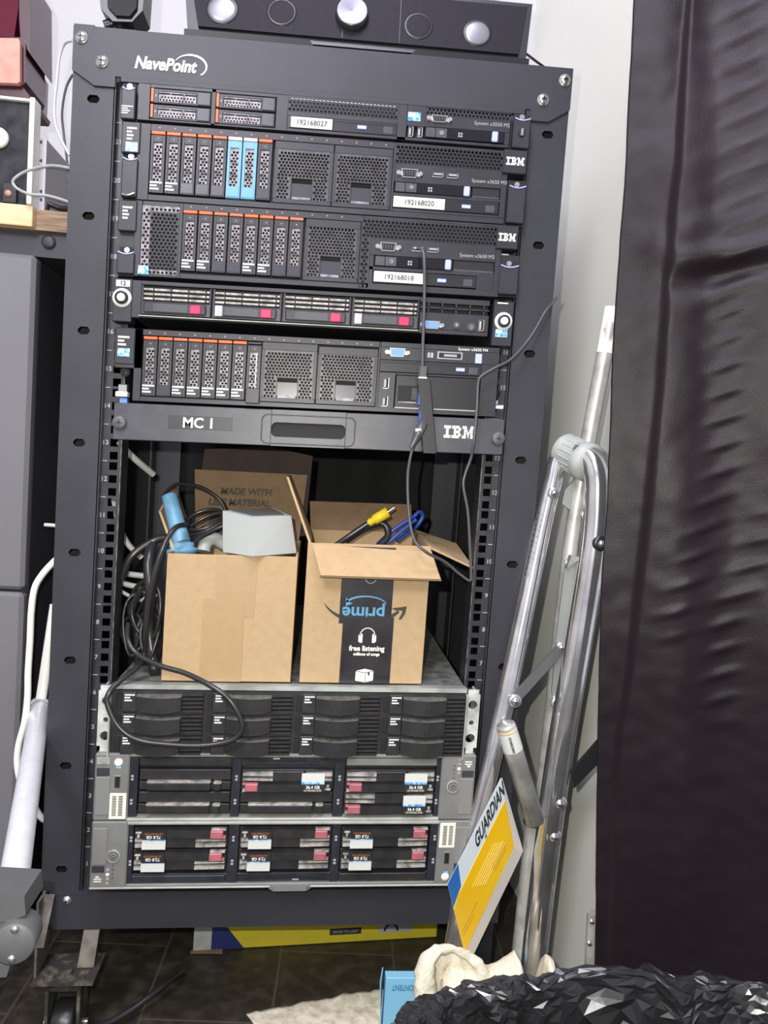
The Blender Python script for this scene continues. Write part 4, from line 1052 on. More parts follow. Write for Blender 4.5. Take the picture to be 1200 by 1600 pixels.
# ------------------------------------------------------------------ things on top of the rack
def pxprism(mb, pts, Y0, Y1, rack=False, inset=0):
    P0 = [(RL if rack else PY)(a, b, Y0) for a, b in pts]
    P1 = [Vector((p.x, Y1, p.z)) for p in P0]
    if inset:
        c = sum(P0, Vector())/len(P0); P0 = [p+(c-p)*inset for p in P0]
    return mb.hull8(P0, P1)
sb = thing('sound_bar', 'black sound bar speaker with a silver centre knob lying on top of the rack', 'speaker', (20, 20, 1033))
L0, L1 = -155, 226
ZB = 1043.0
def sbz(x): return ZB
mb = MB().mat(M['black']).hull8([(L0-12,-13,1036),(L1+10,-13,1036),(L1+16,0,1112),(L0-22,0,1112)],[(L0-12,75,1036),(L1+10,75,1036),(L1+16,75,1112),(L0-22,75,1112)])
part('body', mb, sb)
def fy(z): return -15.5 + (z-1043)*.19
mb = MB().mat(M['spk'])
fp = [(L0,1044),(L1,1044),(L1+9,1106),(L0-14,1106)]
mb.hull8([(x,fy(z),z) for x,z in fp],[(x,fy(z)+6,z) for x,z in fp])
part('front_grille', mb, sb)
mb = MB().mat(M['black'])
for x in (12.5, 80.5): mb.hull8([(x-.3,fy(1045)-.3,1045),(x+.3,fy(1045)-.3,1045),(x+.3,fy(1105)-.3,1105),(x-.3,fy(1105)-.3,1105)],[(x-.3,fy(1045)+.3,1045),(x+.3,fy(1045)+.3,1045),(x+.3,fy(1105)+.3,1105),(x-.3,fy(1105)+.3,1105)])
part('panel_seam', mb, sb)
ax = Vector((0,-1,.19)).normalized()
def onface(px, py):
    p = RL(px, py, -12); p.y = fy(p.z); return p
def dome(px, py, r, m, rise, name):
    p = onface(px, py)
    mb = MB().mat(M['black']).lathe(p, ax, [(.2,r*1.18),(.8,r*1.15),(.8,r)], n=30).mat(M[m]).lathe(p, ax, [(.3,r)]+[(.3+rise*math.sin(a), r*math.cos(a)) for a in [PI/2*k/6 for k in range(1,7)]], n=30)
    return part(name, mb, sb)
dome(347,14,16,'cone',1.6,'tweeter_dome'); dome(746,51,15,'cone',1.6,'tweeter_dome'); dome(440,18,15,'spk',.6,'driver_cone'); dome(654,40,15,'spk',.6,'driver_cone')
p = onface(550, 23)
mb = MB().mat(M['knob']).lathe(p, ax, [(.2,20),(8,19),(8.8,17.8),(8.8,17)], n=40).lathe(p, ax, [(8.8,17.2),(7.4,.01)], n=40)
part('volume_knob', mb, sb, 'silver knob')
for a, b in (((L0-16),-20), (95, L1+14)):
    mb = MB().mat(M['black']).hull8([(a,-14,1033.5),(b,-14,1033.5),(b-(6 if b<0 else 0),-15,1040),(a+(8 if b>0 else 0),-15,1040)],[(a,70,1033.5),(b,70,1033.5),(b,70,1040),(a,70,1040)])
    part('foot', mb, sb)
part('silver_button', MB().mat(M['steel']).cyl(RL(810,38,-2), RL(810,38,-2)+Vector((2.5,-1,0)), 4, n=12), sb)
cable('speaker_cable', 'black cable running from the sound bar down behind the top right corner of the rack', [(806,74,30),(822,84,30),(838,96,32),(852,106,35)], 1.6, 'cable')

cl = thing('clamp_mount', 'black clamp mount standing on the rack top beside the back wall', 'mount', (-235, 20, 1033))
mb = MB().mat(M['black'])
pts = [(153,-40),(157,13),(176,33),(206,34),(223,16),(227,-40)]
pxprism(mb, pts, 0, 40, True); part('clamp_head', mb, cl)
mb = MB().mat(M['dark']); pxprism(mb, [(166,-40),(168,10),(181,24),(203,25),(213,12),(216,-40)], -4, 0, True); part('clamp_pad', mb, cl)
mb = MB().mat(M['black'])
p = RL(188, 40, 20)
mb.lathe((p.x,20,1035.5),(0,0,1),[(0,15),(5,15),(8,11),(14,10),(20,13),(26,.01)],n=20)
part('ball_joint', mb, cl)
part('side_lever', MB().mat(M['black']).cyl(RL(163,40,14), RL(176,36,14), 5.5, n=14).mat(M['gcable']).cyl(RL(205,33,10), RL(214,27,10), 4, n=10), cl)

# ------------------------------------------------------------------ left side: board, device, lantern, cabinet
def wsolo(name, mb, label, cat, at, group=None): return solo(name, mb, label, cat, at, group, rack=False)
e0 = PY(52, 322, 95); e1 = PY(52, 355, 95)
mb = MB().mat(M['bamboo']).box(-1150, e0.x, 95, 101, e1.z, e0.z, .6)
tb = thing('wooden_shelf_board', 'pale wooden board with a bright front edge, left of the rack', 'shelf', (-700, 300, e1.z), rack=False)
part('board', MB().mat(M['bamboo2']).box(-1150, -302, 104, 590, e1.z-1, e0.z-1, .6), tb, 'darker rear board')
part('front_edge', MB().mat(M['bamboo']).box(-1150, e0.x, 93, 104, e1.z, e0.z, .8), tb, 'bright front edging')
part('under_rail', MB().mat(M['cabs']).box(-1150, -310, 112, 560, 787, e1.z-1), tb)
part('bolt', MB().mat(M['cabs']).lathe(PY(76,378,111),(0,-1,0),[(0,9),(2,9),(3,5),(3.1,.01)],n=20), tb)
cb = thing('grey_cabinet', 'tall dark grey two door cabinet under the wooden board at the left edge', 'cabinet', (-700, 300, FZ), rack=False)
cx = -369
part('carcass', MB().mat(M['cabs']).box(-1100, cx-1, 118, 560, FZ, 786, 3), cb)
zsplit = PY(40, 925, 98).z
part('door', MB().mat(M['cab']).box(-1100, cx, 98, 118, zsplit+2, 786, 5), cb)
part('door', MB().mat(M['cab']).box(-1100, cx, 98, 118, FZ+10, zsplit-2, 5), cb)
dv = thing('black_panel_device', 'black panelled device with a white frame standing on the wooden board', 'device', (e0.x-20, 100, e0.z), rack=False)
dz0 = e0.z; dzt = PY(50,155,95).z
xw = PY(45,240,92).x; xr = PY(53,240,92).x
part('front_panel', MB().mat(M['panel']).box(-900, xw, 98, 104, dz0, dzt-3), dv)
part('white_frame', MB().mat(M['acry']).box(xw, xr, 88, 112, dz0, dzt, 1).box(-900, xw, 92, 112, dzt-4, dzt-1), dv, 'bright white frame edge')
mb = MB().mat(M['palegray']).box(xr-3, xr+8, 113, 250, dz0, PY(58,215,110).z).mat(M['gcable'])
for py in (223, 252, 300, 313): q_ = PY(63,py,116); mb.cyl(q_, q_+Vector((4,-1.5,0)), 3, n=10)
part('side_plate', mb, dv)
p = PY(-2,216,97)
part('round_dial', MB().mat(M['lab']).lathe(p,(0,-1,0),[(0,13),(3,13),(4,11),(4,.01)],n=24), dv, 'white dial')
p = PY(14,303,95)
part('socket_box', MB().mat(M['black']).box(p.x-7,p.x+10,93,98,dz0+1,dz0+26,.6).mat(M['copper']).lathe((p.x,93,p.z),(0,-1,0),[(0,4.2),(2,4),(2.4,.01)],n=14), dv)
ln = thing('red_lantern', 'dark red glass lantern with a copper coloured box, above the black device', 'lantern', (-440, 130, dzt), rack=False)
mb = MB().mat(M['redg']); pxprism(mb, [(-60,-40),(28,-40),(29,10),(22,58),(-60,56)], 120, 190); part('glass', mb, ln)
mb = MB().mat(M['redd']); pxprism(mb, [(30,-40),(46,-40),(47,84),(32,60),(30,30)], 112, 196); pxprism(mb, [(-60,120),(33,132),(46,150),(44,157),(-60,154)], 110, 190); part('frame', mb, ln)
mb = MB().mat(M['copper']); pxprism(mb, [(-60,57),(29,60),(31,66),(31,127),(28,130),(-60,127)], 100, 108); part('copper_box', mb, ln, 'pinkish copper box')
part('box_body', pxprism(MB().mat(M['redd']), [(-60,60),(36,58),(40,68),(40,128),(34,136),(-60,132)], 109, 180), ln)
mb = MB().mat(M['palegray']); pxprism(mb, [(44,-40),(60,-40),(60,105),(71,126),(69,182),(66,186),(48,158),(33,130),(33,66),(48,86)], 200, 212)
gpp = thing('grey_cover_panel', 'pale grey angular panel standing behind the red lantern', 'panel', (-470, 206, dz0), rack=False)
part('panel', mb, gpp); q_ = PY(66,188,206)
mb = MB().mat(M['gcable']); pxprism(mb, [(56,165),(70,184),(66,190),(52,172)], 195, 214); part('corner_cap', mb, gpp)
part('stand', MB().mat(M['palegray']).box(q_.x-50,q_.x-12,202,212,dz0,q_.z+30), gpp)
q_ = PY(90,322,99)
wsolo('cable_clip', MB().mat(M['gloss']).tube(smooth_path([PY(76,318,112),PY(84,322,112),PY(96,326,112),PY(107,326,112)]), 3.6, n=8).tube(smooth_path([PY(74,328,112),PY(77,316,112)],3), 2.4, n=6), 'small black cable end lying on the wooden board beside the rack', 'cable', (q_.x, 112, dz0))
for pts, r, m, lb in (
    ([(113,63,20),(101,68,30),(93,88,35),(89,125,38),(85,165,40),(87,195,40),(97,221,36),(109,243,30)], 1.9, 'wcable', 'white twisted cable hanging beside the top left corner of the rack'),
    ([(114,116,30),(103,138,36),(97,175,40),(99,205,42),(104,245,40),(109,292,34)], 1.5, 'gcable', 'thin dark grey cable hanging beside the top left post of the rack'),
    ([(110,263,30),(80,259,50),(45,266,66),(22,280,70),(24,292,70),(45,303,66),(75,306,56),(109,316,36)], 1.9, 'collar', 'grey cable looping left from the rack in front of the black device')):
    cable('thin_cable', lb, pts, r, m, world=True, n=8)
cable('thick_white_cable', 'thick white cable arching out from behind the left post and down beside the grey cabinet', [(96,868,60),(84,878,60),(66,898,56),(54,920,54),(49,955,54),(47,1000,54),(44,1050,52),(43,1090,50),(38,1130,50),(29,1165,50),(27,1195,50),(34,1225,50),(52,1258,50),(66,1278,50),(84,1286,60),(105,1296,85)], 4.4, 'acry', world=True, n=10)
solo('short_cable', MB().mat(M['wcable']).tube([PY(70,820,90), PY(84,821,88), PY(96,823,86)], 2.6, n=8), 'short white cable end poking out left of the rack post', 'cable', PY(70,820,90), rack=False)

# aluminium stand at the lower left
st = thing('tripod_stand', 'brushed aluminium stand pole with a dark grey hinge joint at the lower left', 'stand', PY(18,1500,-380), rack=False)
t0, t1 = PY(62,1108,80), PY(18,1402,-330)
part('lower_tube', MB().mat(M['alu']).tube([t0, t0.lerp(t1,.5), t1], 12.5, n=28), st)
t2 = PY(86,945,130); d = (t0-t1).normalized()
part('upper_tube', MB().mat(M['acry']).tube([t0, t2], 7, n=18), st, 'white thinner upper tube')
part('collar', MB().mat(M['collar']).lathe(t0-d*4, d, [(0,13.5),(0,15),(12,15),(13,13),(13,.01)], n=28), st, 'pale collar')
j0 = PY(16,1404,-330)
mb = MB().mat(M['joint']); pxprism(mb, [(-30,1396),(38,1400),(40,1430),(14,1440),(-30,1440)], -352, -312); part('socket', mb, st)
p = PY(21,1475,-360)
mb = MB().mat(M['joint']).lathe(p, (.12,-1,.1), [(-26,16.5),(0,16.5),(1.5,15),(1.5,.01)], n=36)
part('hinge_disc', mb, st)
for (a, b) in ((23,1452),(18,1498)):
    q_ = PY(a,b,-363); part('screw', MB().mat(M['steel']).lathe(q_,(.1,-1,.1),[(0,3.1),(1.5,2.8),(2,.01)],n=14), st)
mb = MB().mat(M['joint']); pxprism(mb, [(-30,1440),(14,1435),(18,1500),(10,1527),(-30,1530)], -350, -325); part('lower_bracket', mb, st)
mb = MB().mat(M['black']).tube([PY(0,1524,-338), PY(-60,1640,-300)], 8, n=12); part('lower_leg', mb, st)

# ------------------------------------------------------------------ folding ladder by the right post
ld = thing('step_ladder', 'folded chrome tubular step ladder with grey plastic grips, right of the rack', 'ladder', (330, -40, FZ), rack=False)
near = [(902,712,-30),(920,716,-42),(931,735,-52),(934,770,-56),(929,850,-57),(905,1000,-56),(871,1200,-52),(838,1460,-42),(826,1596,-28),(823,1624,-26)]
NP = [PY(*p) for p in near]
part('front_rail', MB().mat(M['chrome']).tube(smooth_path(NP, 8), 16.5, n=36), ld)
left = [(893,702,-8),(880,706,-6),(870,724,-6),(864,752,-8),(845,835,-12),(800,1050,-32),(757,1238,-44),(726,1370,-50),(700,1545,-46)]
part('front_rail', MB().mat(M['chrome']).tube(smooth_path([PY(*p) for p in left], 8), 12, n=30), ld)
g0, g1 = PY(886,706,-6), PY(918,722,-36)
dd = (g1-g0)
part('grip', MB().mat(M['collar']).lathe(g0, dd, [(-9,12),(-9,20),(-4,23),(0,22),(dd.length*.72,22),(dd.length*.8,24.5),(dd.length+6,24),(dd.length+6,14)], n=36), ld, 'light grey ribbed grip')
mb = MB().mat(M['collar'])
for k in range(18):
    a = 2*PI*k/18; u = dd.normalized().orthogonal().normalized(); w_ = dd.normalized().cross(u)
    o_ = u*math.cos(a)*22+w_*math.sin(a)*22; mb.tube([g0+dd*.12+o_, g0+dd*.7+o_], .9, n=5)
part('grip_ribs', mb, ld)
rear = [(956,490,-22),(945,552,-20),(906,762,-4),(886,900,0),(855,1182,4),(842,1300,4),(828,1430,4)]
RP = [PY(*p) for p in rear]
part('rear_rail', MB().mat(M['chromed']).tube(smooth_path(RP, 6), 10.2, n=26), ld)
part('rail_cap', MB().mat(M['acry']).tube([RP[0]-(RP[1]-RP[0])*.15, RP[0], RP[1]], 10.7, n=24), ld, 'white rail end cap')
mb = MB().mat(M['bracket']); pxprism(mb, [(884,876),(916,880),(912,900),(900,1010),(884,1100),(866,1102),(862,1080),(870,990)], -24, -21); part('hinge_plate', mb, ld)
mb = MB().mat(M['bracket']); pxprism(mb, [(893,868),(914,872),(913,880),(903,876),(886,888)], -34, -24); part('plate_lip', mb, ld)
mb = MB().mat(M['bracket']); pxprism(mb, [(883,765),(905,742),(912,760),(899,803),(878,787)], -8, -4); part('gusset_plate', mb, ld)
def bar(pa, pb, w0, Ya, Yb, th=3, m='bracket'):
    a = PY(pa[0],pa[1],Ya); b = PY(pb[0],pb[1],Yb); d = (b-a).normalized(); n_ = Vector((-d.z,0,d.x)).normalized()*w0/2
    return MB().mat(M[m]).hull8([a-n_, b-n_, b+n_, a+n_],[v+Vector((0,th,0)) for v in (a-n_, b-n_, b+n_, a+n_)])
part('brace', bar((800,1098),(878,1012), 13, -50, -30, m='joint'), ld, 'dark folding brace')
for (a, b, Y, r) in ((866,771,-24,5),(915,805,-20,4),(877,1012,-30,4.6),(805,1096,-52,5.6),(871,1099,-28,5.6),(875,1256,-66,6.4),(866,1308,-64,6.6)):
    q_ = PY(a,b,Y); part('bolt', MB().mat(M['bracket']).lathe(q_,(0,-1,0),[(-4,r*1.5),(0,r*1.5),(.6,r)],n=20).mat(M['steel']).lathe(q_,(0,-1,0),[(0,r),(3,r*.8),(4,.01)],n=16).mat(M['ink']).box(q_.x-r*.4,q_.x+r*.4,q_.y-4.6,q_.y-3.6,q_.z-.6,q_.z+.6), ld)
q_ = PY(938,849,-72); part('knob', MB().mat(M['black']).lathe(q_,(0,-1,0),[(-6,9),(0,10),(3,9),(3.2,5)],n=20).mat(M['steel']).lathe(q_,(0,-1,0),[(3,4.5),(6,3.6),(6.6,.01)],n=14), ld, 'black knob with a steel centre')
s0, s1 = PY(790,1132,-66), PY(836,1284,-60); dd = s1-s0
part('foot_tube', MB().mat(M['chromed']).lathe(s0, dd, [(0,.01),(0,11.6),(3,12),(6,12),(dd.length,12),(dd.length,.01)], n=28), ld)
part('foot_label', MB().mat(M['bamboo']).lathe(s0, dd, [(5,12.3),(8,12.3)], n=28).mat(M['lab']).lathe(s0, dd, [(9,12.3),(34,12.3)], n=28), ld, 'white label with a gold ring')
mb = MB().mat(M['ink']); u = dd.normalized(); vz = Vector((u.z,0,-u.x)).normalized()
mb.M = Matrix(((u.x,0,vz.x,s0.x+u.x*11-1.5),(u.y,1,0,s0.y-13.1),(u.z,0,vz.z,s0.z+u.z*11-1),(0,0,0,1)))
mb.text('GUARDIAN', 0, -1.4, 3.2, 0, bold=.1, sx=.9, th=.3); part('label_lettering', mb, ld)
k0, k1 = PY(836,1270,-22), PY(812,1500,-20)
part('rear_foot', MB().mat(M['chromed']).tube([k0,k1], 11.5, n=26).mat(M['joint']).lathe(k0,(k0-k1),[(-14,12.6),(-14,14),(3,14),(4,12),(4,.01)],n=26), ld)
part('rear_foot', MB().mat(M['chromed']).tube([PY(926,1425,-60),PY(921,1530,-60)], 7, n=18).mat(M['steel']).lathe(PY(925,1440,-68),(0,-1,0),[(0,3.6),(2,2.6),(2.4,.01)],n=12).lathe(PY(921,1474,-68),(0,-1,0),[(0,3.6),(2,2.6),(2.4,.01)],n=12), ld)
mb = MB().mat(M['black']); pxprism(mb, [(960,1130),(960,1168),(897,1232),(893,1206)], -66, -60); part('tread_edge', mb, ld, 'black tread edge')
# markings on the left rail
mb = MB().mat(M['ink']); ra, rb = PY(846,800,-26), PY(824,905,-30); u = (rb-ra).normalized(); vz = Vector((-u.z,0,u.x))
mb.M = Matrix(((u.x,0,-vz.x,ra.x-4),(u.y,1,0,ra.y),(u.z,0,-vz.z,ra.z),(0,0,0,1)))
for k in range(12): mb.box(k*7, k*7+3+(k%3), 0, .3, -1.2, .8)
part('rail_marks', mb, ld)

# ------------------------------------------------------------------ booklet
A, B_, C_, D_ = PY(699,1381,-122), PY(782,1216,-86), PY(811,1330,-42), PY(725,1488,-88)
C_ = B_+D_-A
A2, B2, C2, D2 = PY(703,1386,-104), PY(785,1215,-68), PY(818,1330,-31), PY(739,1495,-68)
bk = thing('guide_booklet', 'yellow, white and blue printed booklet propped against the ladder in front of the rack', 'booklet', D_, rack=False)
lerp = lambda a,b,t: a+(b-a)*t
mb = MB().mat(M['page'])
n_ = (B_-A).cross(D_-A).normalized()
if n_.y > 0: n_ = -n_
for k in range(5):
    t0_, t1_ = k/5+.03, (k+1)/5-.03
    f = [lerp(a,b,t0_) for a,b in ((A,A2),(B_,B2),(C_,C2),(D_,D2))]; g = [lerp(a,b,t1_) for a,b in ((A,A2),(B_,B2),(C_,C2),(D_,D2))]
    mb.hull8(f, g)
part('pages', mb, bk, 'cream paper pages')
def onbk(u, v, o=0): return A + (B_-A)*u + (D_-A)*v + ((C_-D_)-(B_-A))*u*v + n_*o
def bq(mb, uv, o): P = [onbk(u,v,o) for u,v in uv]; return mb.hull8(P, [p-n_*.3 for p in P])
mb = MB().mat(M['bkw']); bq(mb, [(0,0),(1,0),(1,1),(0,1)], .4)
mb.mat(M['bky']); bq(mb, [(0,.36),(.1,.30),(1.0,.30),(1,.97),(0,1)], .7)
mb.mat(M['bkb']); bq(mb, [(0,0),(.19,0),(.16,.27),(0,.33)], .7)
part('cover', mb, bk, 'printed cover')
ex = (B_-A); ez = -(D_-A)
L_ = ex.length; Wd_ = ez.length
def bframe(o): 
    q_ = A+n_*o; a = ex/L_; c = ez/Wd_; b = -n_
    return Matrix(((a.x,b.x,c.x,q_.x),(a.y,b.y,c.y,q_.y),(a.z,b.z,c.z,q_.z),(0,0,0,1)))
mb = MB().mat(M['ink']); mb.M = bframe(.6)
mb.text('GUARDIAN', L_*.47, -Wd_*.22, Wd_*.17, 0, bold=.9, shear=.1, sx=.50, th=.2)
mb.mat(M['bkb']).box(L_*.62, L_*.645, -.3, 0, -Wd_*.29, -Wd_*.25)
part('title', mb, bk, 'black title lettering')
mb = MB(); mb.M = bframe(.9); mb.mat(M['bkt2'])
random.seed(5)
for k in range(6):
    x0 = L_*(.30+.035*k); mb.box(x0, x0+L_*.42, -.2, 0, -Wd_*(.50+.045*k)-1, -Wd_*(.50+.045*k))
mb.mat(M['bkt'])
for k in range(3): mb.box(L_*(.62+.02*k), L_*(.90-.01*k), -.2, 0, -Wd_*(.70+.05*k)-1.1, -Wd_*(.70+.05*k))
for k in range(2): mb.box(L_*.04, L_*(.32-.08*k), -.2, 0, -Wd_*(.74+.06*k)-1, -Wd_*(.74+.06*k))
part('cover_print', mb, bk)

# ------------------------------------------------------------------ yellow box under the rack
ya, yc = PZ(302,1487,FZ), PZ(682,1465,FZ)
yb_ = thing('yellow_box', 'flat yellow and navy cardboard box lying on the floor under the rack', 'box', ya, rack=False)
ex = (yc-ya).normalized(); ey = Vector((-ex.y, ex.x, 0)); LY = (yc-ya).length
def YM(): return Matrix(((ex.x,ey.x,0,ya.x),(ex.y,ey.y,0,ya.y),(0,0,1,FZ+1),(0,0,0,1)))
xx = lambda px: LY*(px-302)/380.0
mb = MB(); mb.M = YM(); mb.mat(M['yellow']).box(0, LY, 0, 190, 0, 62, .8); part('box_body', mb, yb_)
mb = MB(); mb.M = YM(); mb.mat(M['cgray']).box(-.4, xx(328), -.6, 0, 1, 61).mat(M['navy']).prism([(xx(328),.5),(xx(377),.5),(xx(325)+4,61.5),(xx(328),61.5)], -.6, 0).prism([(xx(328),.5),(xx(377),.5),(xx(336),40),(xx(328),61.5)], -.7, 0)
part('end_colours', mb, yb_, 'white and navy end'); mb = MB(); mb.M = YM()
mb.mat(M['ink']).box(xx(508), xx(558), -.5, 0, 13, 23).mat(M['cgray']).text('MADE TO LAST', xx(533), 16, 4, -.8, align='CENTER', th=.1)
part('print_patch', mb, yb_, 'small black printed strip'); mb = MB(); mb.M = YM()
mb.mat(M['cgray']).box(xx(586), xx(641), -.5, 0, 12, 40).mat(M['ink'])
for k in range(14):
    a0 = PI*k/14; a1 = PI*(k+1)/14; c_ = xx(606)
    mb.prism([(c_+12*math.cos(a0),15+13*math.sin(a0)),(c_+12*math.cos(a1),15+13*math.sin(a1)),(c_+8.5*math.cos(a1),15+9.5*math.sin(a1)),(c_+8.5*math.cos(a0),15+9.5*math.sin(a0))],-.8,-.5)
part('ring_print', mb, yb_, 'pale patch with a black ring')
mb = MB(); mb.M = YM(); mb.mat(M['cardin']).hull8([(-4,-6,0),(xx(345),-10,0),(xx(345),0,0),(-4,0,0)],[(-4,-6,1.2),(xx(345),-10,1.2),(xx(345),0,1.2),(-4,0,1.2)]); part('torn_flap', mb, yb_, 'torn brown flap')

# ------------------------------------------------------------------ towel, floor cloth, blue box, bin bag
def nz(p, s, seed=0): return noise.noise(Vector((p[0]*s+seed, p[1]*s, p[2]*s)))
def lump(mb, pts, rs, n=16, amp=2.0, s=.09):
    P = smooth_path(pts, 8); m = len(P)
    R_ = []
    for i in range(m):
        t = i/(m-1)*(len(rs)-1); k = min(int(t), len(rs)-2); R_.append(rs[k]+(rs[k+1]-rs[k])*(t-k))
    b = MB(); b.ms = mb.ms; b.cur = mb.cur; b.tube(P, 1, n=n, rs=R_)
    vs = []
    for v in b.v: vs.append((v[0]+amp*nz(v,s), v[1]+amp*nz(v,s,7), v[2]+amp*nz(v,s,13)))
    mb.raw(vs, b.f, True)
def grid(mb, f, nu, nv, smooth=True, thick=None):
    vs = [f(i/nu, j/nv) for j in range(nv+1) for i in range(nu+1)]
    fs = [(j*(nu+1)+i, j*(nu+1)+i+1, (j+1)*(nu+1)+i+1, (j+1)*(nu+1)+i) for j in range(nv) for i in range(nu)]
    if thick is None: return mb.raw(vs, fs, smooth)
    N = len(vs); t = Vector(thick); vs2 = [Vector(v)+t for v in vs]
    loop = list(range(nu+1)) + [j*(nu+1)+nu for j in range(1,nv+1)] + [nv*(nu+1)+i for i in range(nu-1,-1,-1)] + [j*(nu+1) for j in range(nv-1,0,-1)]
    fs2 = [tuple(reversed([q+N for q in f_])) for f_ in fs]
    side = [(loop[k], loop[(k+1) % len(loop)], loop[(k+1) % len(loop)]+N, loop[k]+N) for k in range(len(loop))]
    return mb.raw(vs+vs2, fs+fs2+side, smooth)
tw = MB().mat(M['towel'])
prof = [(690,1530),(705,1512),(722,1508),(745,1512),(768,1516),(785,1508),(800,1499),(808,1491),(813,1500),(818,1545),(850,1545),(858,1498),(866,1503),(878,1545)]
TP = [(p.x, p.z) for p in [PY(a,b,-105) for a,b in prof]]
def towf(u, v):
    x = TP[0][0] + u*(TP[-1][0]-TP[0][0]); zt = interp(TP, x)
    h = (zt-FZ)*max(0.0, math.sin(PI*(.08+.84*v)))**.45
    p = (x, v*90, 0); h += 3.2*nz(p,.05,2)+1.4*nz(p,.15,4)+6*max(0,nz(p,.03,11))
    return (x+3*nz(p,.06,8), -150+v*95, FZ+max(2,h))
def interp(T, z):
    if z <= T[0][0]: return T[0][1]+(z-T[0][0])*(T[1][1]-T[0][1])/(T[1][0]-T[0][0])*.5
    for i in range(len(T)-1):
        if z <= T[i+1][0]: return T[i][1]+(T[i+1][1]-T[i][1])*(z-T[i][0])/(T[i+1][0]-T[i][0])
    return T[-1][1]+(z-T[-1][0])*(T[-1][1]-T[-2][1])/(T[-1][0]-T[-2][0])
grid(tw, towf, 110, 40)
lump(tw, [PY(664,1560,-128),PY(664,1525,-126),PY(670,1498,-122),PY(688,1484,-116),PY(710,1484,-112),PY(730,1494,-110),PY(748,1508,-110),PY(756,1530,-112)], [14,12,10,6,5,5,7,10], amp=3)
lump(tw, [PY(676,1560,-96),PY(682,1510,-96),PY(705,1496,-92),PY(735,1506,-92),PY(750,1550,-96)], [14,12,10,10,12], amp=4)
wsolo('towel', tw, 'crumpled cream towel heaped behind the black bin bag under the booklet', 'towel', (200, -100, FZ))
def grid(mb, f, nu, nv, smooth=True, thick=None):
    vs = [f(i/nu, j/nv) for j in range(nv+1) for i in range(nu+1)]
    fs = [(j*(nu+1)+i, j*(nu+1)+i+1, (j+1)*(nu+1)+i+1, (j+1)*(nu+1)+i) for j in range(nv) for i in range(nu)]
    if thick is None: return mb.raw(vs, fs, smooth)
    N = len(vs); t = Vector(thick); vs2 = [Vector(v)+t for v in vs]
    rim = [j*(nu+1) for j in range(nv+1)]
    loop = list(range(nu+1)) + [j*(nu+1)+nu for j in range(1,nv+1)] + [nv*(nu+1)+i for i in range(nu-1,-1,-1)] + [j*(nu+1) for j in range(nv-1,0,-1)]
    fs2 = [tuple(reversed([q+N for q in f_])) for f_ in fs]
    side = [(loop[k], loop[(k+1) % len(loop)], loop[(k+1) % len(loop)]+N, loop[k]+N) for k in range(len(loop))]
    return mb.raw(vs+vs2, fs+fs2+side, smooth)
c0, c1, c2, c3 = PZ(385,1582,FZ+3), PZ(600,1543,FZ+3), PZ(640,1700,FZ+3), PZ(470,1700,FZ+3)
def fc(u, v):
    p = c0.lerp(c1, u).lerp(c3.lerp(c2, u), v); h = 3+2.5*nz(p, .03)+1.5*nz(p, .1)
    return (p.x+2*nz(p,.05,3), p.y+3*nz(p,.05,9), FZ+h)
wsolo('floor_cloth', grid(MB().mat(M['rag']), fc, 60, 30, thick=(0,0,-2)), 'worn cream cloth spread flat on the dark floor left of the light blue box', 'cloth', (60, -60, FZ))
tx = thing('light_blue_box', 'open light blue carton with upside down lettering beside the black bin bag', 'box', (150, -40, FZ), rack=False)
p = PY(603,1528,-50); x0 = p.x; zt = p.z; p2 = PY(588,1522,-60)
mb = MB().mat(M['tissue']).box(x0, x0+150, -50, -36, FZ, zt, .6)
mb.hull8([(x0,-50,FZ),(x0,-30,FZ),(x0-3,-30,zt),(x0-9,-62,zt+2)],[(x0+1.5,-50,FZ),(x0+1.5,-30,FZ),(x0-1.5,-30,zt),(x0-7.5,-62,zt+2)])
part('box_body', mb, tx)
p = PY(652,1540,-51)
part('lettering', MB().mat(M['tissued']).text('CONTENT', p.x, p.z, 7.5, -50.4, rot=PI, bold=.12, sx=.62), tx, 'dark blue upside down lettering')

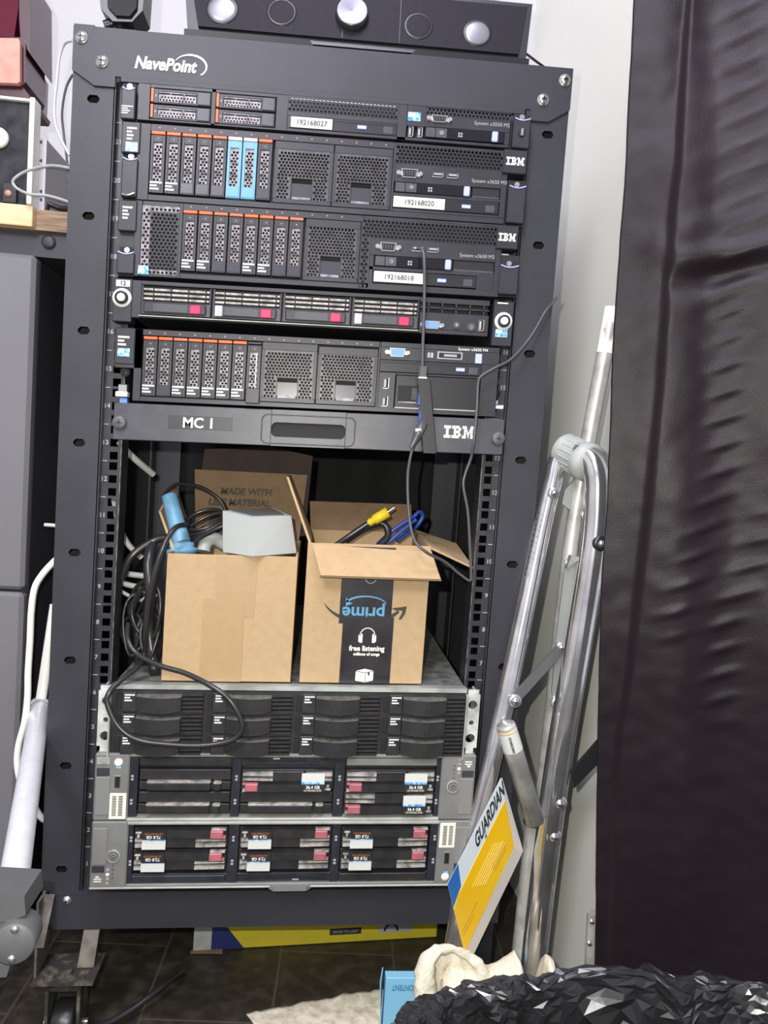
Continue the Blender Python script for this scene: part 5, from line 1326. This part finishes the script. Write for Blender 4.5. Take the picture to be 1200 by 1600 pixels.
# bin bag over a round bin: crumpled skirt, rolled rim, hollow inside
CX, CY, AX, AY = 340.0, -425.0, 246.0, 168.0
def rimz(a): 
    return 52 + 5*nz((math.cos(a)*60, math.sin(a)*60, 0), .035, 4) + 9*math.exp(-((a-1.55)/.09)**2)*1.2 + 6*math.exp(-((a-1.0)/.15)**2)
NU, NV = 210, 46
def bag_mesh(mb):
    rnd = random.Random(11)
    prof = [(1.02,-180),(1.08,-110),(1.07,-40),(1.06,-12),(1.0,0),(.93,-3),(.90,-30),(.86,-110),(.5,-170)]
    V = []
    for j in range(NV+1):
        t = j/NV*(len(prof)-1); k = min(int(t), len(prof)-2); fr = t-k
        r = prof[k][0]+(prof[k+1][0]-prof[k][0])*fr; h = prof[k][1]+(prof[k+1][1]-prof[k][1])*fr
        for i in range(NU):
            a = 2*PI*(i + (.5 if j % 2 else 0) + rnd.uniform(-.3,.3))/NU
            ca, sa = math.cos(a), math.sin(a)
            cx_ = math.copysign(abs(ca)**.72, ca); cy_ = math.copysign(abs(sa)**.72, sa)
            z0 = rimz(a); z = z0+h if h > -60 else (z0-60) + (h+60)*((z0-60-FZ-2)/120.0)
            p = Vector((CX+AX*r*cx_, CY+AY*r*cy_, z))
            # gathered folds run down from the rim, then irregular creases
            q = Vector((p.x*.022+noise.noise(p*.02)*.6, p.y*.022, p.z*.008))
            f = 15*(1-abs(noise.noise(q))*2.2) + 9*(1-abs(noise.noise(q*2.3+Vector((4,2,7))))*2) - 13 + rnd.uniform(-1.5,1.5)
            amp = .35 if j in (0,) else 1.0
            p += Vector((ca, sa, 0))*f*amp*.8
            p.z = max(FZ+2, p.z + rnd.uniform(-1.5,1.5) + .22*f)
            V.append(p)
    F = []
    for j in range(NV):
        for i in range(NU):
            a_ = j*NU+i; b_ = j*NU+(i+1) % NU; c_ = (j+1)*NU+(i+1) % NU; d_ = (j+1)*NU+i
            if (i+j) % 2: F += [(a_,b_,c_),(a_,c_,d_)]
            else: F += [(a_,b_,d_),(b_,c_,d_)]
    mb.raw(V, F, False)
mb = MB().mat(M['bag']); bag_mesh(mb)
wsolo('bin_bag', mb, 'crumpled glossy black bag lining a bin in the lower right foreground', 'bin bag', (CX, CY, FZ))

# ------------------------------------------------------------------ black curtain at the right
edge = [(990,0),(975,300),(960,500),(948,800),(940,900),(935,1100),(932,1300),(930,1500)]
EP = sorted([(p.z, p.x) for p in [PY(a,b,-120) for a,b in edge]])
seam = [(1075,0),(1055,250),(1040,400),(1028,600),(1010,800),(1000,900),(985,1060),(972,1150),(962,1300),(958,1500)]
SP = sorted([(p.z, p.x) for p in [PY(a,b,-140) for a,b in seam]])
def interp(T, z):
    if z <= T[0][0]: return T[0][1]+(z-T[0][0])*(T[1][1]-T[0][1])/(T[1][0]-T[0][0])*.5
    for i in range(len(T)-1):
        if z <= T[i+1][0]: return T[i][1]+(T[i+1][1]-T[i][1])*(z-T[i][0])/(T[i+1][0]-T[i][0])
    return T[-1][1]+(z-T[-1][0])*(T[-1][1]-T[-2][1])/(T[-1][0]-T[-2][0])
G = lambda x, s: math.exp(-(x/s)**2)
zf = PY(1100,380,-190).z
KP = sorted([(p.z, p.x) for p in [PY(a,b,-205) for a,b in [(1195,0),(1190,170),(1180,400),(1165,560),(1160,720),(1138,820),(1115,900),(1085,970),(1080,1100)]]])
def cur(u, v):
    z = FZ+4 + v*(1700-FZ)
    xl = interp(EP, z); x = xl + u*330
    y = -120 - (x-xl)*.42
    d = x-interp(SP, z)
    y -= 7/(1+math.exp(-max(-20,min(20,d/1.1))))                   # the overlapping hem
    y += 5*math.sin((x-xl)*.05+z*.004)*min(1, u*4) - 9*G(x-xl-250, 34)
    w_ = 1/(1+math.exp(-d/8))
    zz = z - zf - .18*(x-xl-90)
    y += (-10*G(zz, 13) + 8*G(zz+26, 12) - 5*G(zz-30, 14))*w_*(.5+.5*G(x-xl-110, 70))
    y += -4*G(z-zf+42-.5*(x-xl-100), 10)*w_*G(x-xl-110, 40)
    y += -6*G(z-zf-8, 14)*(1-w_)*G(x-xl-40, 22)
    # small horizontal crinkles down the right fold
    k = G(x-interp(KP, z), 17)*(1/(1+math.exp(-(z-380)/12))) + G(x-interp(KP, z)-52, 16)*(1/(1+math.exp(-(z-300)/12)))*(1/(1+math.exp((z-520)/20)))
    ph = .5+.5*math.sin(z*2*PI/28.5-.09*(x-xl))
    y += -3.2*k*ph**3
    y += 2.4*nz((x,0,z), .014, 3)+.8*nz((x,0,z), .05, 5)+9*nz((x,0,z*.6), .007, 8)*w_
    return (x, y, z)
mb = MB().mat(M['curt']); grid(mb, cur, 210, 520, thick=(0,1.5,0))
wsolo('black_curtain', mb, 'tall black fabric curtain hanging along the right side in front of the ladder', 'curtain', (450, -180, FZ))
def bcur(u, v):
    x = -560+u*(WX-16+560); z = FZ+3+v*1110
    return (x, 578+7*math.sin(x*.045)+4*nz((x,0,z),.01), z)
wsolo('backdrop_cloth', grid(MB().mat(M['backd']), bcur, 90, 30, thick=(0,1.5,0)), 'dark cloth hanging on the back wall behind the rack', 'cloth', (-80, 578, FZ))

# ------------------------------------------------------------------ small things near the floor and behind
cable('floor_cable', 'black cable lying on the dark floor under the left end of the rack', [(120,1610,-40),(165,1600,-20),(205,1578,0),(240,1552,20),(262,1534,40),(285,1520,80)], 4, 'cable', world=True)
b_ = wsolo('wall_box', MB().mat(M['palegray']).box(PY(618,5,560).x, PY(772,5,560).x, 560, 609, PY(700,16,560).z, 1560, 3), 'pale grey box fixed to the back wall above the sound bar', 'box', (100, 580, 1360))
